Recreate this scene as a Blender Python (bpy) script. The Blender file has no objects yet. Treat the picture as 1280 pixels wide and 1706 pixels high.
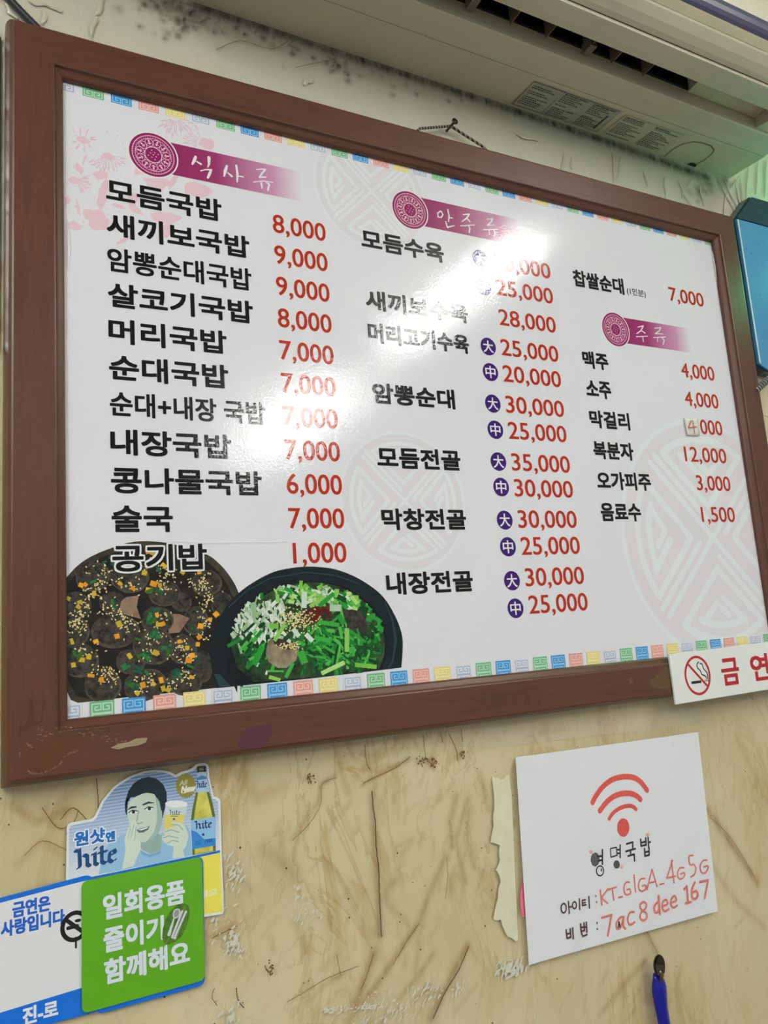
import bpy, bmesh, math, random
import numpy as np
from mathutils import Matrix, Vector, noise as mnoise
from mathutils.geometry import tessellate_polygon

random.seed(7)
S = bpy.context.scene
COL = S.collection
ZC = 1.45                      # eye height of the photographer above the floor
DW = 0.75                      # distance from the photographer to the wall
FPX = 1313.85                  # focal length in pixels of a 1280 x 1706 frame
YAW, PITCH, ROLL = math.radians(28.262), math.radians(9.253), math.radians(-4.192)

# ------------------------------------------------------------------ camera
def cam_axes(y, p, r):
    f = Vector((math.sin(y)*math.cos(p), math.cos(y)*math.cos(p), math.sin(p)))
    r0 = Vector((math.cos(y), -math.sin(y), 0)); u0 = r0.cross(f)
    R = math.cos(r)*r0 + math.sin(r)*u0
    U = -math.sin(r)*r0 + math.cos(r)*u0
    return R, U, f
CR, CU, CF = cam_axes(YAW, PITCH, ROLL)
cam = bpy.data.cameras.new('camera')
cam.sensor_fit = 'VERTICAL'; cam.sensor_height = 24.0; cam.lens = FPX*24.0/1706.0
cam.clip_start = 0.02; cam.clip_end = 50
co = bpy.data.objects.new('camera', cam); COL.objects.link(co)
m = Matrix.Identity(4)
for i in range(3):
    m[i][0], m[i][1], m[i][2] = CR[i], CU[i], -CF[i]
m[0][3], m[1][3], m[2][3] = 0, -DW, ZC
co.matrix_world = m
S.camera = co

# ------------------------------------------------------------------ world, exposure
W = bpy.data.worlds.new('room_air'); S.world = W; W.use_nodes = True
bg = W.node_tree.nodes['Background']
bg.inputs[0].default_value = (0.93, 0.97, 0.94, 1); bg.inputs[1].default_value = 0.25
S.view_settings.view_transform = 'Standard'; S.view_settings.look = 'None'
S.view_settings.exposure = 0.72; S.view_settings.gamma = 1.0
S.view_settings.use_curve_mapping = False
TUBE = 25.0                    # brightness of the ceiling tubes
GREEN = 31.0                   # strength of the added green globe by the cooler's right end

# ------------------------------------------------------------------ helpers
def ray(px, py):
    return CR*((px-640)/FPX) - CU*((py-853)/FPX) + CF
def wall2(px, py, Y=0.0):      # point of the plane y = Y seen at a place of the photo, as (x, z)
    w = ray(px, py); s = (Y+DW)/w.y
    return (w.x*s, w.z*s+ZC)
def crop(ox, oy, k, Y=0.0):
    return lambda x, y: wall2(ox+x*k, oy+y*k, Y)

def tag(o, label=None, cat=None, group=None, kind=None):
    if label: o['label'] = label
    if cat: o['category'] = cat
    if group: o['group'] = group
    if kind: o['kind'] = kind
    return o
def empty(name, loc, label, cat, group=None):
    o = bpy.data.objects.new(name, None); COL.objects.link(o); o.location = loc
    o.empty_display_size = 0.02
    return tag(o, label, cat, group)
def mesh_obj(name, verts, faces, mats, parent=None, origin=(0, 0, 0), midx=None, smooth=False):
    me = bpy.data.meshes.new(name)
    ox, oy, oz = origin
    me.from_pydata([(v[0]-ox, v[1]-oy, v[2]-oz) for v in verts], [], faces)
    if not isinstance(mats, (list, tuple)): mats = [mats]
    for mt in mats: me.materials.append(mt)
    if midx is not None: me.polygons.foreach_set('material_index', midx)
    if smooth: me.polygons.foreach_set('use_smooth', [True]*len(me.polygons))
    me.update()
    o = bpy.data.objects.new(name, me); COL.objects.link(o)
    if parent is not None: o.parent = parent
    else: o.location = origin
    return o
def finish(o):                 # weld and point normals outward
    bm = bmesh.new(); bm.from_mesh(o.data)
    bmesh.ops.remove_doubles(bm, verts=bm.verts, dist=1e-6)
    bmesh.ops.recalc_face_normals(bm, faces=bm.faces)
    bm.to_mesh(o.data); bm.free(); return o

# ------------------------------------------------------------------ materials
MATS = {}
def srgb(r, g, b):
    f = lambda c: c/12.92 if c <= 0.04045 else ((c+0.055)/1.055)**2.4
    return (f(r/255), f(g/255), f(b/255), 1)
def base_mat(name, color, rough=0.5, metal=0.0, spec=0.5):
    mt = bpy.data.materials.new(name); mt.use_nodes = True
    p = mt.node_tree.nodes['Principled BSDF']
    p.inputs['Base Color'].default_value = color
    p.inputs['Roughness'].default_value = rough
    p.inputs['Metallic'].default_value = metal
    p.inputs['Specular IOR Level'].default_value = spec
    return mt, mt.node_tree, p
def N(nt, typ, **kw):
    n = nt.nodes.new(typ)
    for k, v in kw.items(): setattr(n, k, v)
    return n
def noise_node(nt, vec, scale, detail=3, rough=0.5, dist=0.0):
    n = N(nt, 'ShaderNodeTexNoise'); n.inputs['Scale'].default_value = scale
    n.inputs['Detail'].default_value = detail; n.inputs['Roughness'].default_value = rough
    n.inputs['Distortion'].default_value = dist
    if vec is not None: nt.links.new(vec, n.inputs['Vector'])
    return n.outputs['Fac']
def ramp(nt, fac, stops):
    r = N(nt, 'ShaderNodeValToRGB')
    e = r.color_ramp.elements
    while len(e) < len(stops): e.new(0.5)
    for el, (p, c) in zip(e, stops): el.position = p; el.color = c
    nt.links.new(fac, r.inputs[0]); return r.outputs[0]
def mixc(nt, fac, a, b, mode='MIX'):
    n = N(nt, 'ShaderNodeMix', data_type='RGBA', blend_type=mode)
    for s, v in ((0, fac), (6, a), (7, b)):
        if hasattr(v, 'links'): nt.links.new(v, n.inputs[s])
        elif s == 0: n.inputs[0].default_value = v
        else: n.inputs[s].default_value = v
    return n.outputs[2]
def position(nt):
    return N(nt, 'ShaderNodeNewGeometry').outputs['Position']
def bump(nt, p, height, strength, dist):
    b = N(nt, 'ShaderNodeBump'); b.inputs['Strength'].default_value = strength
    b.inputs['Distance'].default_value = dist
    nt.links.new(height, b.inputs['Height']); nt.links.new(b.outputs[0], p.inputs['Normal'])
    return b

PRINT_ROUGH, PRINT_BUMP = 0.08, 0.25
def laminate(nt, p):           # the embossed clear film over the printed menu
    pos = position(nt)
    a = noise_node(nt, pos, 400, 2, 0.6)
    b = noise_node(nt, pos, 26, 2, 0.5)
    mx = N(nt, 'ShaderNodeMath', operation='MULTIPLY_ADD')
    nt.links.new(b, mx.inputs[0]); mx.inputs[1].default_value = 1.2; nt.links.new(a, mx.inputs[2])
    bump(nt, p, mx.outputs[0], PRINT_BUMP, 0.0004)
    p.inputs['Roughness'].default_value = PRINT_ROUGH; p.inputs['Specular IOR Level'].default_value = 0.42
def ink(rgb, film=True, name=None):
    key = (rgb, film)
    if key not in MATS:
        mt, nt, p = base_mat((name or 'ink') + '_%d_%d_%d' % rgb, srgb(*rgb), 0.35)
        if film: laminate(nt, p)
        MATS[key] = mt
    return MATS[key]
def grain_ink(name, c1, c2, scale, film=True):
    mt, nt, p = base_mat(name, srgb(*c1), 0.35)
    f = noise_node(nt, position(nt), scale, 5, 0.65)
    nt.links.new(ramp(nt, f, [(0.35, srgb(*c1)), (0.68, srgb(*c2))]), p.inputs['Base Color'])
    if film: laminate(nt, p)
    return mt

def plain(name, rgb, rough=0.5, metal=0.0, vary=0.06, scale=30, spec=0.5):
    mt, nt, p = base_mat(name, srgb(*rgb), rough, metal, spec)
    f = noise_node(nt, position(nt), scale, 4, 0.6)
    lo = tuple(c*(1-vary) for c in srgb(*rgb)[:3])+(1,); hi = tuple(min(1, c*(1+vary)) for c in srgb(*rgb)[:3])+(1,)
    nt.links.new(ramp(nt, f, [(0.3, lo), (0.7, hi)]), p.inputs['Base Color'])
    return mt

# ------------------------------------------------------------------ flat printed shapes
GLYPHS = {}
def glyph_mesh(s):
    if s in GLYPHS: return GLYPHS[s]
    c = bpy.data.curves.new('lettering', 'FONT'); c.body = s; c.size = 1; c.resolution_u = 4
    o = bpy.data.objects.new('lettering', c); COL.objects.link(o)
    dg = bpy.context.evaluated_depsgraph_get(); ev = o.evaluated_get(dg); me = ev.to_mesh()
    v = np.array([(a.co.x, a.co.y) for a in me.vertices]); fs = [tuple(p.vertices) for p in me.polygons]
    ev.to_mesh_clear(); bpy.data.objects.remove(o); bpy.data.curves.remove(c)
    GLYPHS[s] = (v, fs); return GLYPHS[s]

class Flat:
    """Flat shapes in a vertical plane, (x, z) in world metres, each on its own thin layer of ink."""
    STEP = 0.00001
    EPS = 0.000002                 # every overlapping shape gets a film of ink of its own
    def __init__(self, skew=0.0):
        self.calls = []; self.mats = []; self.part = None
    def mi(self, mat):
        if mat not in self.mats: self.mats.append(mat)
        return self.mats.index(mat)
    def tris(self, pts, faces, mat, layer):
        self.calls.append((layer, [(float(p[0]), float(p[1])) for p in pts], faces, self.mi(mat), self.part))
    def poly(self, pts, mat, layer=0):
        pts = [tuple(p) for p in pts]
        t = tessellate_polygon([[Vector((p[0], p[1], 0)) for p in pts]])
        self.tris(pts, t, mat, layer)
    def quad(self, x0, z0, x1, z1, mat, layer=0):
        self.tris([(x0, z0), (x1, z0), (x1, z1), (x0, z1)], [(0, 1, 2, 3)], mat, layer)
    def ellipse(self, c, rx, rz, mat, layer=0, rot=0.0, n=28, wob=0.0):
        cs, sn = math.cos(rot), math.sin(rot); pts = []
        for i in range(n):
            a = 2*math.pi*i/n; k = 1+wob*(random.random()*2-1)
            x, z = rx*k*math.cos(a), rz*k*math.sin(a)
            pts.append((c[0]+x*cs-z*sn, c[1]+x*sn+z*cs))
        self.tris(pts, [tuple(range(n))] if not wob else [(i, (i+1) % n, n) for i in range(n)], mat, layer) if not wob else \
            self.tris(pts+[tuple(c)], [(i, (i+1) % n, n) for i in range(n)], mat, layer)
    def ring(self, c, rx, rz, w, mat, layer=0, n=48, a0=0.0, a1=2*math.pi):
        pts = []; full = abs(a1-a0-2*math.pi) < 1e-6
        for i in range(n+1):
            a = a0+(a1-a0)*i/n
            for r in (-w/2, w/2): pts.append((c[0]+(rx+r)*math.cos(a), c[1]+(rz+r)*math.sin(a)))
        self.tris(pts, [(2*i, 2*i+1, 2*i+3, 2*i+2) for i in range(n)], mat, layer)
    def stroke(self, pts, w, mat, layer=0, closed=False, caps=True):
        pts = [Vector((p[0], p[1])) for p in pts]
        if closed: pts = pts+[pts[0]]
        ws = w if isinstance(w, (list, tuple)) else [w]*len(pts)
        if len(ws) < len(pts): ws = list(ws)+[ws[-1]]*(len(pts)-len(ws))
        for i in range(len(pts)-1):
            a, b = pts[i], pts[i+1]; d = b-a
            if d.length < 1e-7: continue
            n = Vector((-d.y, d.x)).normalized()
            self.tris([tuple(a+n*ws[i]/2), tuple(a-n*ws[i]/2), tuple(b-n*ws[i+1]/2), tuple(b+n*ws[i+1]/2)], [(0, 1, 2, 3)], mat, layer)
        for i, p in enumerate(pts):
            if caps or 0 < i < len(pts)-1: self.ellipse(p, ws[i]/2, ws[i]/2, mat, layer, n=10)
    def text(self, s, x0, x1, z0, z1, mat, bx=0.0, bz=0.0, layer=3, ref=None, slope=0.0, lean=0.0):
        v, fs = glyph_mesh(s)
        lo, hi = v.min(0), v.max(0)
        if ref:
            rv = glyph_mesh(ref)[0]; rl, rh = rv.min(0)[1], rv.max(0)[1]
        else: rl, rh = lo[1], hi[1]
        sx = (x1-x0-2*bx)/(hi[0]-lo[0]); sz = (z1-z0-2*bz)/(rh-rl)
        X = x0+bx+(v[:, 0]-lo[0])*sx; Z = z0+bz+(v[:, 1]-rl)*sz
        X = X+(Z-z0)*lean
        Z = Z+(X-x0)*slope
        offs = [(0, 0)]
        if bx or bz:
            offs += [(bx*math.cos(a), bz*math.sin(a)) for a in [k*math.pi/8 for k in range(16)]]
            offs += [(i*bx*.88, j*bz*.88) for i in (-1, 1) for j in (-1, 1)]
        for dx, dz in offs:
            self.tris(list(zip(X+dx, Z+dz)), fs, mat, layer)
    def build(self, name, Y, parent=None, origin=(0, 0, 0), thick=None, lab=None):
        calls = sorted(self.calls, key=lambda c: c[0]); n = len(calls)
        bb = np.array([(min(p[0] for p in c[1]), min(p[1] for p in c[1]), max(p[0] for p in c[1]), max(p[1] for p in c[1])) for c in calls])
        lev = np.zeros(n, int); kind = np.array([c[0]*1000+c[3] for c in calls])
        out = {}
        for i, (layer, pts, faces, k, part) in enumerate(calls):
            vs, fs, mi = out.setdefault(part or name, ([], [], []))
            if i:
                q = bb[:i]; ov = (q[:, 0] <= bb[i, 2]) & (q[:, 2] >= bb[i, 0]) & (q[:, 1] <= bb[i, 3]) & (q[:, 3] >= bb[i, 1])
                other = lev[:i][ov & (kind[:i] != kind[i])]; same = set(lev[:i][ov & (kind[:i] == kind[i])].tolist())
                l = int(other.max())+1 if len(other) else 0
                while l in same: l += 1
                lev[i] = l
            b = len(vs); y = Y-lev[i]*self.EPS
            vs += [(x, y, z) for x, z in pts]
            for f in faces:
                a = 0.0; m_ = len(f)
                for j in range(m_):
                    p, q_ = pts[f[j]], pts[f[(j+1) % m_]]; a += p[0]*q_[1]-q_[0]*p[1]
                f = tuple(f) if a > 0 else tuple(reversed(f))
                fs.append(tuple(b+j for j in f)); mi.append(k)
        for nm, (vs, fs, mi) in out.items():
            use = sorted(set(mi)); o = mesh_obj(nm, vs, fs, [self.mats[u] for u in use], parent, origin, [use.index(u) for u in mi])
        if n and lev.max() > 60: print('LEVELS', name, lev.max())
        if lab: o['label'] = lab
        return o

def slab(name, outline, Y0, Y1, mat, parent=None, origin=(0, 0, 0), side=None):
    """A sheet of real thickness: outline (x, z) from back Y0 to front Y1 (Y1 < Y0)."""
    n = len(outline); pts = [tuple(p) for p in outline]
    a = sum(pts[i][0]*pts[(i+1) % n][1]-pts[(i+1) % n][0]*pts[i][1] for i in range(n))
    if a < 0: pts.reverse()
    t = tessellate_polygon([[Vector((p[0], p[1], 0)) for p in pts]])
    vs = [(x, Y1, z) for x, z in pts]+[(x, Y0, z) for x, z in pts]
    fs = []; mi = []
    for f in t:
        ar = sum(pts[f[i]][0]*pts[f[(i+1) % 3]][1]-pts[f[(i+1) % 3]][0]*pts[f[i]][1] for i in range(3))
        f = tuple(f) if ar > 0 else tuple(reversed(f))
        fs.append(f); mi.append(0); fs.append(tuple(n+i for i in reversed(f))); mi.append(0)
    for i in range(n):
        j = (i+1) % n; fs.append((i, n+i, n+j, j)); mi.append(1 if side else 0)
    return mesh_obj(name, vs, fs, [mat, side] if side else mat, parent, origin, mi)

def smoothp(pts, n=6):
    out = []; P = [pts[0]]+list(pts)+[pts[-1]]
    for i in range(1, len(P)-2):
        for k in range(n):
            t = k/n; q = []
            for d in (0, 1):
                a, b, c, e = P[i-1][d], P[i][d], P[i+1][d], P[i+2][d]
                q.append(.5*((2*b)+(-a+c)*t+(2*a-5*b+4*c-e)*t*t+(-a+3*b-3*c+e)*t**3))
            out.append(tuple(q))
    return out+[pts[-1]]

def rounded(pts, r, n=5):      # round the corners of a polygon
    out = []; k = len(pts)
    for i in range(k):
        p = Vector(pts[i]); a = Vector(pts[i-1])-p; b = Vector(pts[(i+1) % k])-p
        ra = min(r, a.length/2, b.length/2)
        s = p+a.normalized()*ra; e = p+b.normalized()*ra
        for q in range(n+1):
            t = q/n; out.append(tuple((1-t)**2*s+2*t*(1-t)*p+t*t*e))
    return out

def tube_obj(name, path, radii, mat, parent=None, origin=(0, 0, 0), n=10, flat=1.0):
    vs = []; fs = []; P = [Vector(p) for p in path]
    if not isinstance(radii, (list, tuple)): radii = [radii]*len(P)
    up = Vector((0, -1, 0.001))
    for i, p in enumerate(P):
        d = (P[min(i+1, len(P)-1)]-P[max(i-1, 0)]).normalized()
        u = up-d*up.dot(d)
        if u.length < 1e-4: u = Vector((0, 0, 1))-d*d.z
        u.normalize(); w = d.cross(u)
        for k in range(n):
            a = 2*math.pi*k/n
            vs.append(tuple(p+u*radii[i]*flat*math.cos(a)+w*radii[i]*math.sin(a)))
    for i in range(len(P)-1):
        for k in range(n):
            fs.append((i*n+k, i*n+(k+1) % n, (i+1)*n+(k+1) % n, (i+1)*n+k))
    fs.append(tuple(range(n))); fs.append(tuple((len(P)-1)*n+k for k in range(n)))
    return finish(mesh_obj(name, vs, fs, mat, parent, origin, smooth=True))

def prism_x(name, section, x0, x1, mat, parent, origin=(0, 0, 0), smooth=False):
    n = len(section)
    vs = [(x0, y, z) for y, z in section]+[(x1, y, z) for y, z in section]
    fs = [(i, (i+1) % n, n+(i+1) % n, n+i) for i in range(n)]
    t = tessellate_polygon([[Vector((p[0], p[1], 0)) for p in section]])
    for f in t: fs.append(tuple(f)); fs.append(tuple(n+i for i in f))
    return finish(mesh_obj(name, vs, fs, mat, parent, origin))

def box_obj(name, x0, x1, y0, y1, z0, z1, mat, parent=None, origin=(0, 0, 0), bev=0.0):
    vs = [(x, y, z) for x in (x0, x1) for y in (y0, y1) for z in (z0, z1)]
    fs = [(0, 1, 3, 2), (4, 6, 7, 5), (0, 4, 5, 1), (2, 3, 7, 6), (0, 2, 6, 4), (1, 5, 7, 3)]
    o = finish(mesh_obj(name, vs, fs, mat, parent, origin))
    if bev:
        bm = bmesh.new(); bm.from_mesh(o.data)
        bmesh.ops.bevel(bm, geom=bm.edges[:], offset=bev, segments=3, affect='EDGES', profile=0.5)
        bm.to_mesh(o.data); bm.free()
    return o

# ================================================================== THE ROOM
def wall_material():
    mt, nt, p = base_mat('marble_wallpaper', srgb(200, 190, 160), 0.42)
    pos = position(nt)
    mp = N(nt, 'ShaderNodeMapping'); mp.inputs['Rotation'].default_value = (0, math.radians(24), 0)
    mp.inputs['Scale'].default_value = (1.0, 1.0, 0.36); nt.links.new(pos, mp.inputs[0])
    cloud = noise_node(nt, pos, 5.0, 4, 0.6)
    base = ramp(nt, cloud, [(0.30, srgb(198, 184, 142)), (0.70, srgb(213, 202, 166))])
    v1 = noise_node(nt, mp.outputs[0], 15, 9, 0.66, 0.9)
    vein = ramp(nt, v1, [(0.52, (0, 0, 0, 1)), (0.57, (.7, .7, .7, 1)), (0.63, (.3, .3, .3, 1)), (0.665, (.2, .2, .2, 1)), (0.69, (1, 1, 1, 1))])
    v2 = noise_node(nt, mp.outputs[0], 9, 7, 0.56, 1.2)
    line = ramp(nt, v2, [(0.455, (0, 0, 0, 1)), (0.478, (.12, .12, .12, 1)), (0.484, (.55, .55, .55, 1)), (0.487, (0, 0, 0, 1)), (0.575, (0, 0, 0, 1)), (0.580, (.5, .5, .5, 1)), (0.60, (.1, .1, .1, 1)), (0.62, (0, 0, 0, 1))])
    patch = ramp(nt, noise_node(nt, pos, 4.2, 4, 0.6), [(0.40, (0.03, 0.03, 0.03, 1)), (0.62, (.9, .9, .9, 1))])
    sx = N(nt, 'ShaderNodeSeparateXYZ'); nt.links.new(pos, sx.inputs[0])
    hi = N(nt, 'ShaderNodeMapRange'); nt.links.new(sx.outputs[2], hi.inputs[0])   # greyer base and fainter veins higher up
    hi.inputs[1].default_value = ZC+0.30; hi.inputs[2].default_value = ZC+0.42; hi.inputs[3].default_value = 1.0; hi.inputs[4].default_value = 0.12
    lowc = mixc(nt, hi.outputs[0], srgb(204, 202, 186), base)
    vm = mixc(nt, 1.0, mixc(nt, 1.0, vein, patch, 'MULTIPLY'), hi.outputs[0], 'MULTIPLY')
    lm = mixc(nt, 1.0, mixc(nt, 1.0, line, mixc(nt, 0.15, patch, (1, 1, 1, 1)), 'MULTIPLY'), hi.outputs[0], 'MULTIPLY')
    c0 = mixc(nt, vm, lowc, srgb(172, 136, 68))
    c1 = mixc(nt, lm, c0, srgb(150, 112, 46))
    # ochre streaks, mould and scuffs of the paper, plus shade painted along the joint
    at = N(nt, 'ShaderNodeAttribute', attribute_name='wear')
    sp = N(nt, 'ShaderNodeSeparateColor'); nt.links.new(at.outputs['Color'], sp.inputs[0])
    rough_edge = noise_node(nt, mp.outputs[0], 85, 6, 0.75)
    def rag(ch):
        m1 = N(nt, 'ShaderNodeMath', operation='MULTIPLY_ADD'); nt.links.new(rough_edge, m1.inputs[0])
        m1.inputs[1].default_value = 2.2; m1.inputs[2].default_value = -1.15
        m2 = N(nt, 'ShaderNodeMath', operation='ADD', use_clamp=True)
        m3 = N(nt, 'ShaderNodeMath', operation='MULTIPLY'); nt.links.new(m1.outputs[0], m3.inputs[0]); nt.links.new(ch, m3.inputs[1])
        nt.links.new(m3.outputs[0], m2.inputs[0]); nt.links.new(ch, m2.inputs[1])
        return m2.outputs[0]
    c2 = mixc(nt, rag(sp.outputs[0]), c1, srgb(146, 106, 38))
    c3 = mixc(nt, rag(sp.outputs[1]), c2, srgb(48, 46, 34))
    c4 = mixc(nt, rag(sp.outputs[2]), c3, srgb(196, 200, 184))
    nt.links.new(c4, p.inputs['Base Color'])
    bump(nt, p, noise_node(nt, mp.outputs[0], 15, 9, 0.60, 0.9), 0.5, 0.008)
    return mt

def build_wall():
    xs = np.concatenate([[-1.5, -0.6, -0.2], np.arange(-0.06, 1.34, 0.0032), [1.5, 2.0, 2.6]])
    zs = np.concatenate([[0.0, 0.4], np.arange(0.86, 2.24, 0.0032), [2.34, 2.53]])
    X, Z = np.meshgrid(xs, zs)
    Yd = np.zeros_like(X); wear = np.zeros(X.shape+(3,))
    def near(pts, rad):
        a = np.array(pts); d = np.full(X.shape, 9.0)
        lo = a.min(0)-4*rad; hi = a.max(0)+4*rad
        iz = np.where((zs > lo[1]) & (zs < hi[1]))[0]; ix = np.where((xs > lo[0]) & (xs < hi[0]))[0]
        if len(iz) == 0 or len(ix) == 0: return None
        sl = np.s_[iz[0]:iz[-1]+1, ix[0]:ix[-1]+1]
        x, z = X[sl], Z[sl]; dd = np.full(x.shape, 9.0)
        if len(a) == 1: dd = np.hypot(x-a[0, 0], z-a[0, 1])
        for p, q in zip(a[:-1], a[1:]):
            v = q-p; t = np.clip(((x-p[0])*v[0]+(z-p[1])*v[1])/max(v@v, 1e-12), 0, 1)
            dd = np.minimum(dd, np.hypot(x-p[0]-t*v[0], z-p[1]-t*v[1]))
        return sl, dd
    def mark(pts, rad, amt, ch):
        r = near(pts, rad)
        if r is None: return
        sl, d = r; wear[sl+(ch,)] = np.maximum(wear[sl+(ch,)], amt*np.exp(-(d/rad)**2))
    def ridge(pts, rad, h):
        r = near(pts, rad)
        if r is None: return
        sl, d = r; Yd[sl] -= h*np.exp(-(d/rad)**2)
    C5 = crop(340, 1200, .40625); C0 = lambda x, y: wall2(x, y)
    L = lambda c, *p: [c(*q) for q in p]
    och = [(L(C5, (540, 225), (480, 260), (470, 330), (360, 490)), .004, .55), (L(C5, (690, 300), (700, 520), (712, 700), (722, 880)), .007, .6),
           (L(C5, (650, 265), (740, 210), (840, 160)), .004, .6), (L(C5, (1035, 310), (1010, 420), (1020, 520)), .006, .6),
           (L(C5, (1075, 930), (1000, 1080), (930, 1220)), .007, .75), (L(C5, (700, 950), (650, 1090), (600, 1230)), .008, .7),
           (L(C5, (990, 560), (930, 700), (880, 830)), .006, .6), (L(C5, (880, 830), (800, 950), (700, 1100), (640, 1160)), .006, .65),
           (L(C5, (780, 660), (745, 700), (735, 740)), .008, .5), (L(C5, (250, 530), (330, 590), (370, 640)), .012, .5),
           (L(C5, (720, 330), (700, 420)), .006, .4), (L(C5, (1090, 360), (1070, 480), (1110, 600)), .006, .5),
           (L(C5, (940, 960), (870, 1060), (800, 1140)), .005, .55), (L(C5, (430, 1150), (500, 1080), (560, 1050)), .004, .4),
           (L(C5, (30, 890), (80, 860), (130, 840)), .005, .5), (L(C5, (380, 830), (420, 950)), .006, .4),
           (L(C0, (1180, 1350), (1215, 1400), (1262, 1470)), .008, .75), (L(C0, (1185, 1440), (1225, 1500), (1275, 1545)), .006, .5),
           (L(C0, (1230, 1230), (1262, 1300)), .008, .4), (L(C0, (1000, 1690), (1040, 1640), (1075, 1600)), .006, .5),
           (L(C0, (1100, 1600), (1080, 1560), (1060, 1530)), .006, .5), (L(C0, (1140, 1706), (1125, 1650), (1135, 1610)), .005, .4),
           (L(C0, (780, 1330), (760, 1400), (775, 1470)), .005, .6), (L(C0, (800, 1290), (815, 1350)), .005, .5),
           (L(C0, (640, 1500), (700, 1560), (690, 1640)), .005, .4), (L(C0, (20, 1340), (60, 1370), (110, 1350)), .006, .55),
           (L(C0, (75, 1345), (90, 1375), (150, 1380)), .004, .5), (L(C0, (30, 1440), (70, 1400), (100, 1420)), .005, .4),
           (L(C0, (400, 1290), (430, 1330), (470, 1310)), .010, .4), (L(C0, (560, 1250), (580, 1320)), .006, .4)]
    for p, r, a in och: mark(p, r*.7, a*.8, 0)
    rnd = random.Random(3)
    for i in range(70):        # long slanting brush-like streaks in the lower wall
        px, py = rnd.uniform(700, 1280), rnd.uniform(1240, 1706)
        if 855 < px < 1200 and py < 1610: continue
        ln = rnd.uniform(12, 60); a = math.radians(rnd.gauss(62, 14))
        mark(L(C0, (px, py), (px-ln*math.cos(a), py+ln*math.sin(a))), rnd.uniform(.0012, .003), rnd.uniform(.10, .34), 0)
    for i in range(60):
        px, py = rnd.uniform(380, 760), rnd.uniform(1290, 1706)
        ln = rnd.uniform(10, 40); a = math.radians(rnd.gauss(75, 25))
        mark(L(C0, (px, py), (px-ln*math.cos(a), py+ln*math.sin(a))), rnd.uniform(.0016, .004), rnd.uniform(.1, .35), 0)
    # mould under the air conditioner and grime by its pipe hole
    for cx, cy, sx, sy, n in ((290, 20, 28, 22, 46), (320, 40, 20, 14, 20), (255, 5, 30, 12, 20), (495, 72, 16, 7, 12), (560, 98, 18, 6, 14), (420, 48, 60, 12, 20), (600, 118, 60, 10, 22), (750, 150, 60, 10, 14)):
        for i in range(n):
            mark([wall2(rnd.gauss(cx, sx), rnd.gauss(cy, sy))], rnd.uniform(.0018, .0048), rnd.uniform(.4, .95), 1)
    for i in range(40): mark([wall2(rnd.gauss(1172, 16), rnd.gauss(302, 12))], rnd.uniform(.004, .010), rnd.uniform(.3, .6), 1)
    mark(L(C0, (330, 10), (560, 86), (760, 152), (1000, 232), (1180, 296)), .009, .85, 1)  # mould along the joint, darkened further to paint in the contact shadow
    for i in range(26): mark([wall2(rnd.gauss(748, 26), rnd.gauss(206, 14))], rnd.uniform(.002, .004), rnd.uniform(.3, .8), 2)
    for i in range(60): mark([wall2(rnd.uniform(620, 1160), rnd.uniform(1200, 1260))], rnd.uniform(.002, .005), rnd.uniform(.1, .35), 0)
    # wrinkles of the wallpaper
    rid = []
    for a, b in (((1192, 292), (1228, 362)), ((1204, 296), (1226, 345)), ((1222, 300), (1237, 356)), ((1232, 300), (1238, 350)), ((1245, 280), (1242, 335)), ((1262, 270), (1258, 325)), ((1276, 268), (1272, 330)), ((1210, 320), (1204, 362)), ((1215, 315), (1236, 290)),
                 ((1020, 255), (1024, 305)), ((1034, 262), (1028, 300)), ((1106, 296), (1108, 330)), ((1128, 300), (1150, 345)), ((1135, 330), (1150, 300)), ((1072, 285), (1078, 312)), ((940, 258), (935, 285)), ((950, 262), (952, 284)), ((1165, 310), (1172, 345))):
        rid.append((a, b, .0016, .0022))
    for a, b in (((48, 3), (80, 12)), ((80, 12), (105, 20)), ((75, 20), (70, 44)), ((160, 30), (150, 62)), ((172, 0), (160, 28)), ((8, 8), (28, 34)), ((355, 145), (352, 165)), ((505, 142), (520, 134)), ((860, 225), (895, 236))):
        rid.append((a, b, .0026, .0022))
    global RIDGES
    RIDGES = [(C0(*a), C0(*b), r) for a, b, r, h in rid]
    for i in range(90):
        px, py = rnd.uniform(0, 1280), rnd.uniform(1210, 1706); a = math.radians(rnd.gauss(65, 25)); ln = rnd.uniform(8, 40)
        ridge(L(C0, (px, py), (px-ln*math.cos(a), py+ln*math.sin(a))), .002, rnd.uniform(-.0006, .0009))
    nz, nx = X.shape
    V = np.stack([X, Yd, Z], -1).reshape(-1, 3)
    idx = np.arange(nz*nx).reshape(nz, nx)
    F = np.stack([idx[:-1, :-1], idx[:-1, 1:], idx[1:, 1:], idx[1:, :-1]], -1).reshape(-1, 4)
    me = bpy.data.meshes.new('wall_back')
    me.vertices.add(len(V)); me.vertices.foreach_set('co', V.ravel())
    me.loops.add(F.size); me.loops.foreach_set('vertex_index', F.ravel().astype(np.int32))
    me.polygons.add(len(F)); me.polygons.foreach_set('loop_start', np.arange(0, F.size, 4, dtype=np.int32))
    me.polygons.foreach_set('use_smooth', np.ones(len(F), bool))
    me.update(calc_edges=True); me.validate()
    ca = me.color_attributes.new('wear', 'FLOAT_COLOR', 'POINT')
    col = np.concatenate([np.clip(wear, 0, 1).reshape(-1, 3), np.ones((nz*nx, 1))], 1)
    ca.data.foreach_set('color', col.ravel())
    me.materials.append(wall_material())
    o = bpy.data.objects.new('wall_back', me); COL.objects.link(o)
    tag(o, kind='structure'); return o
wall_back = build_wall()

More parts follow.
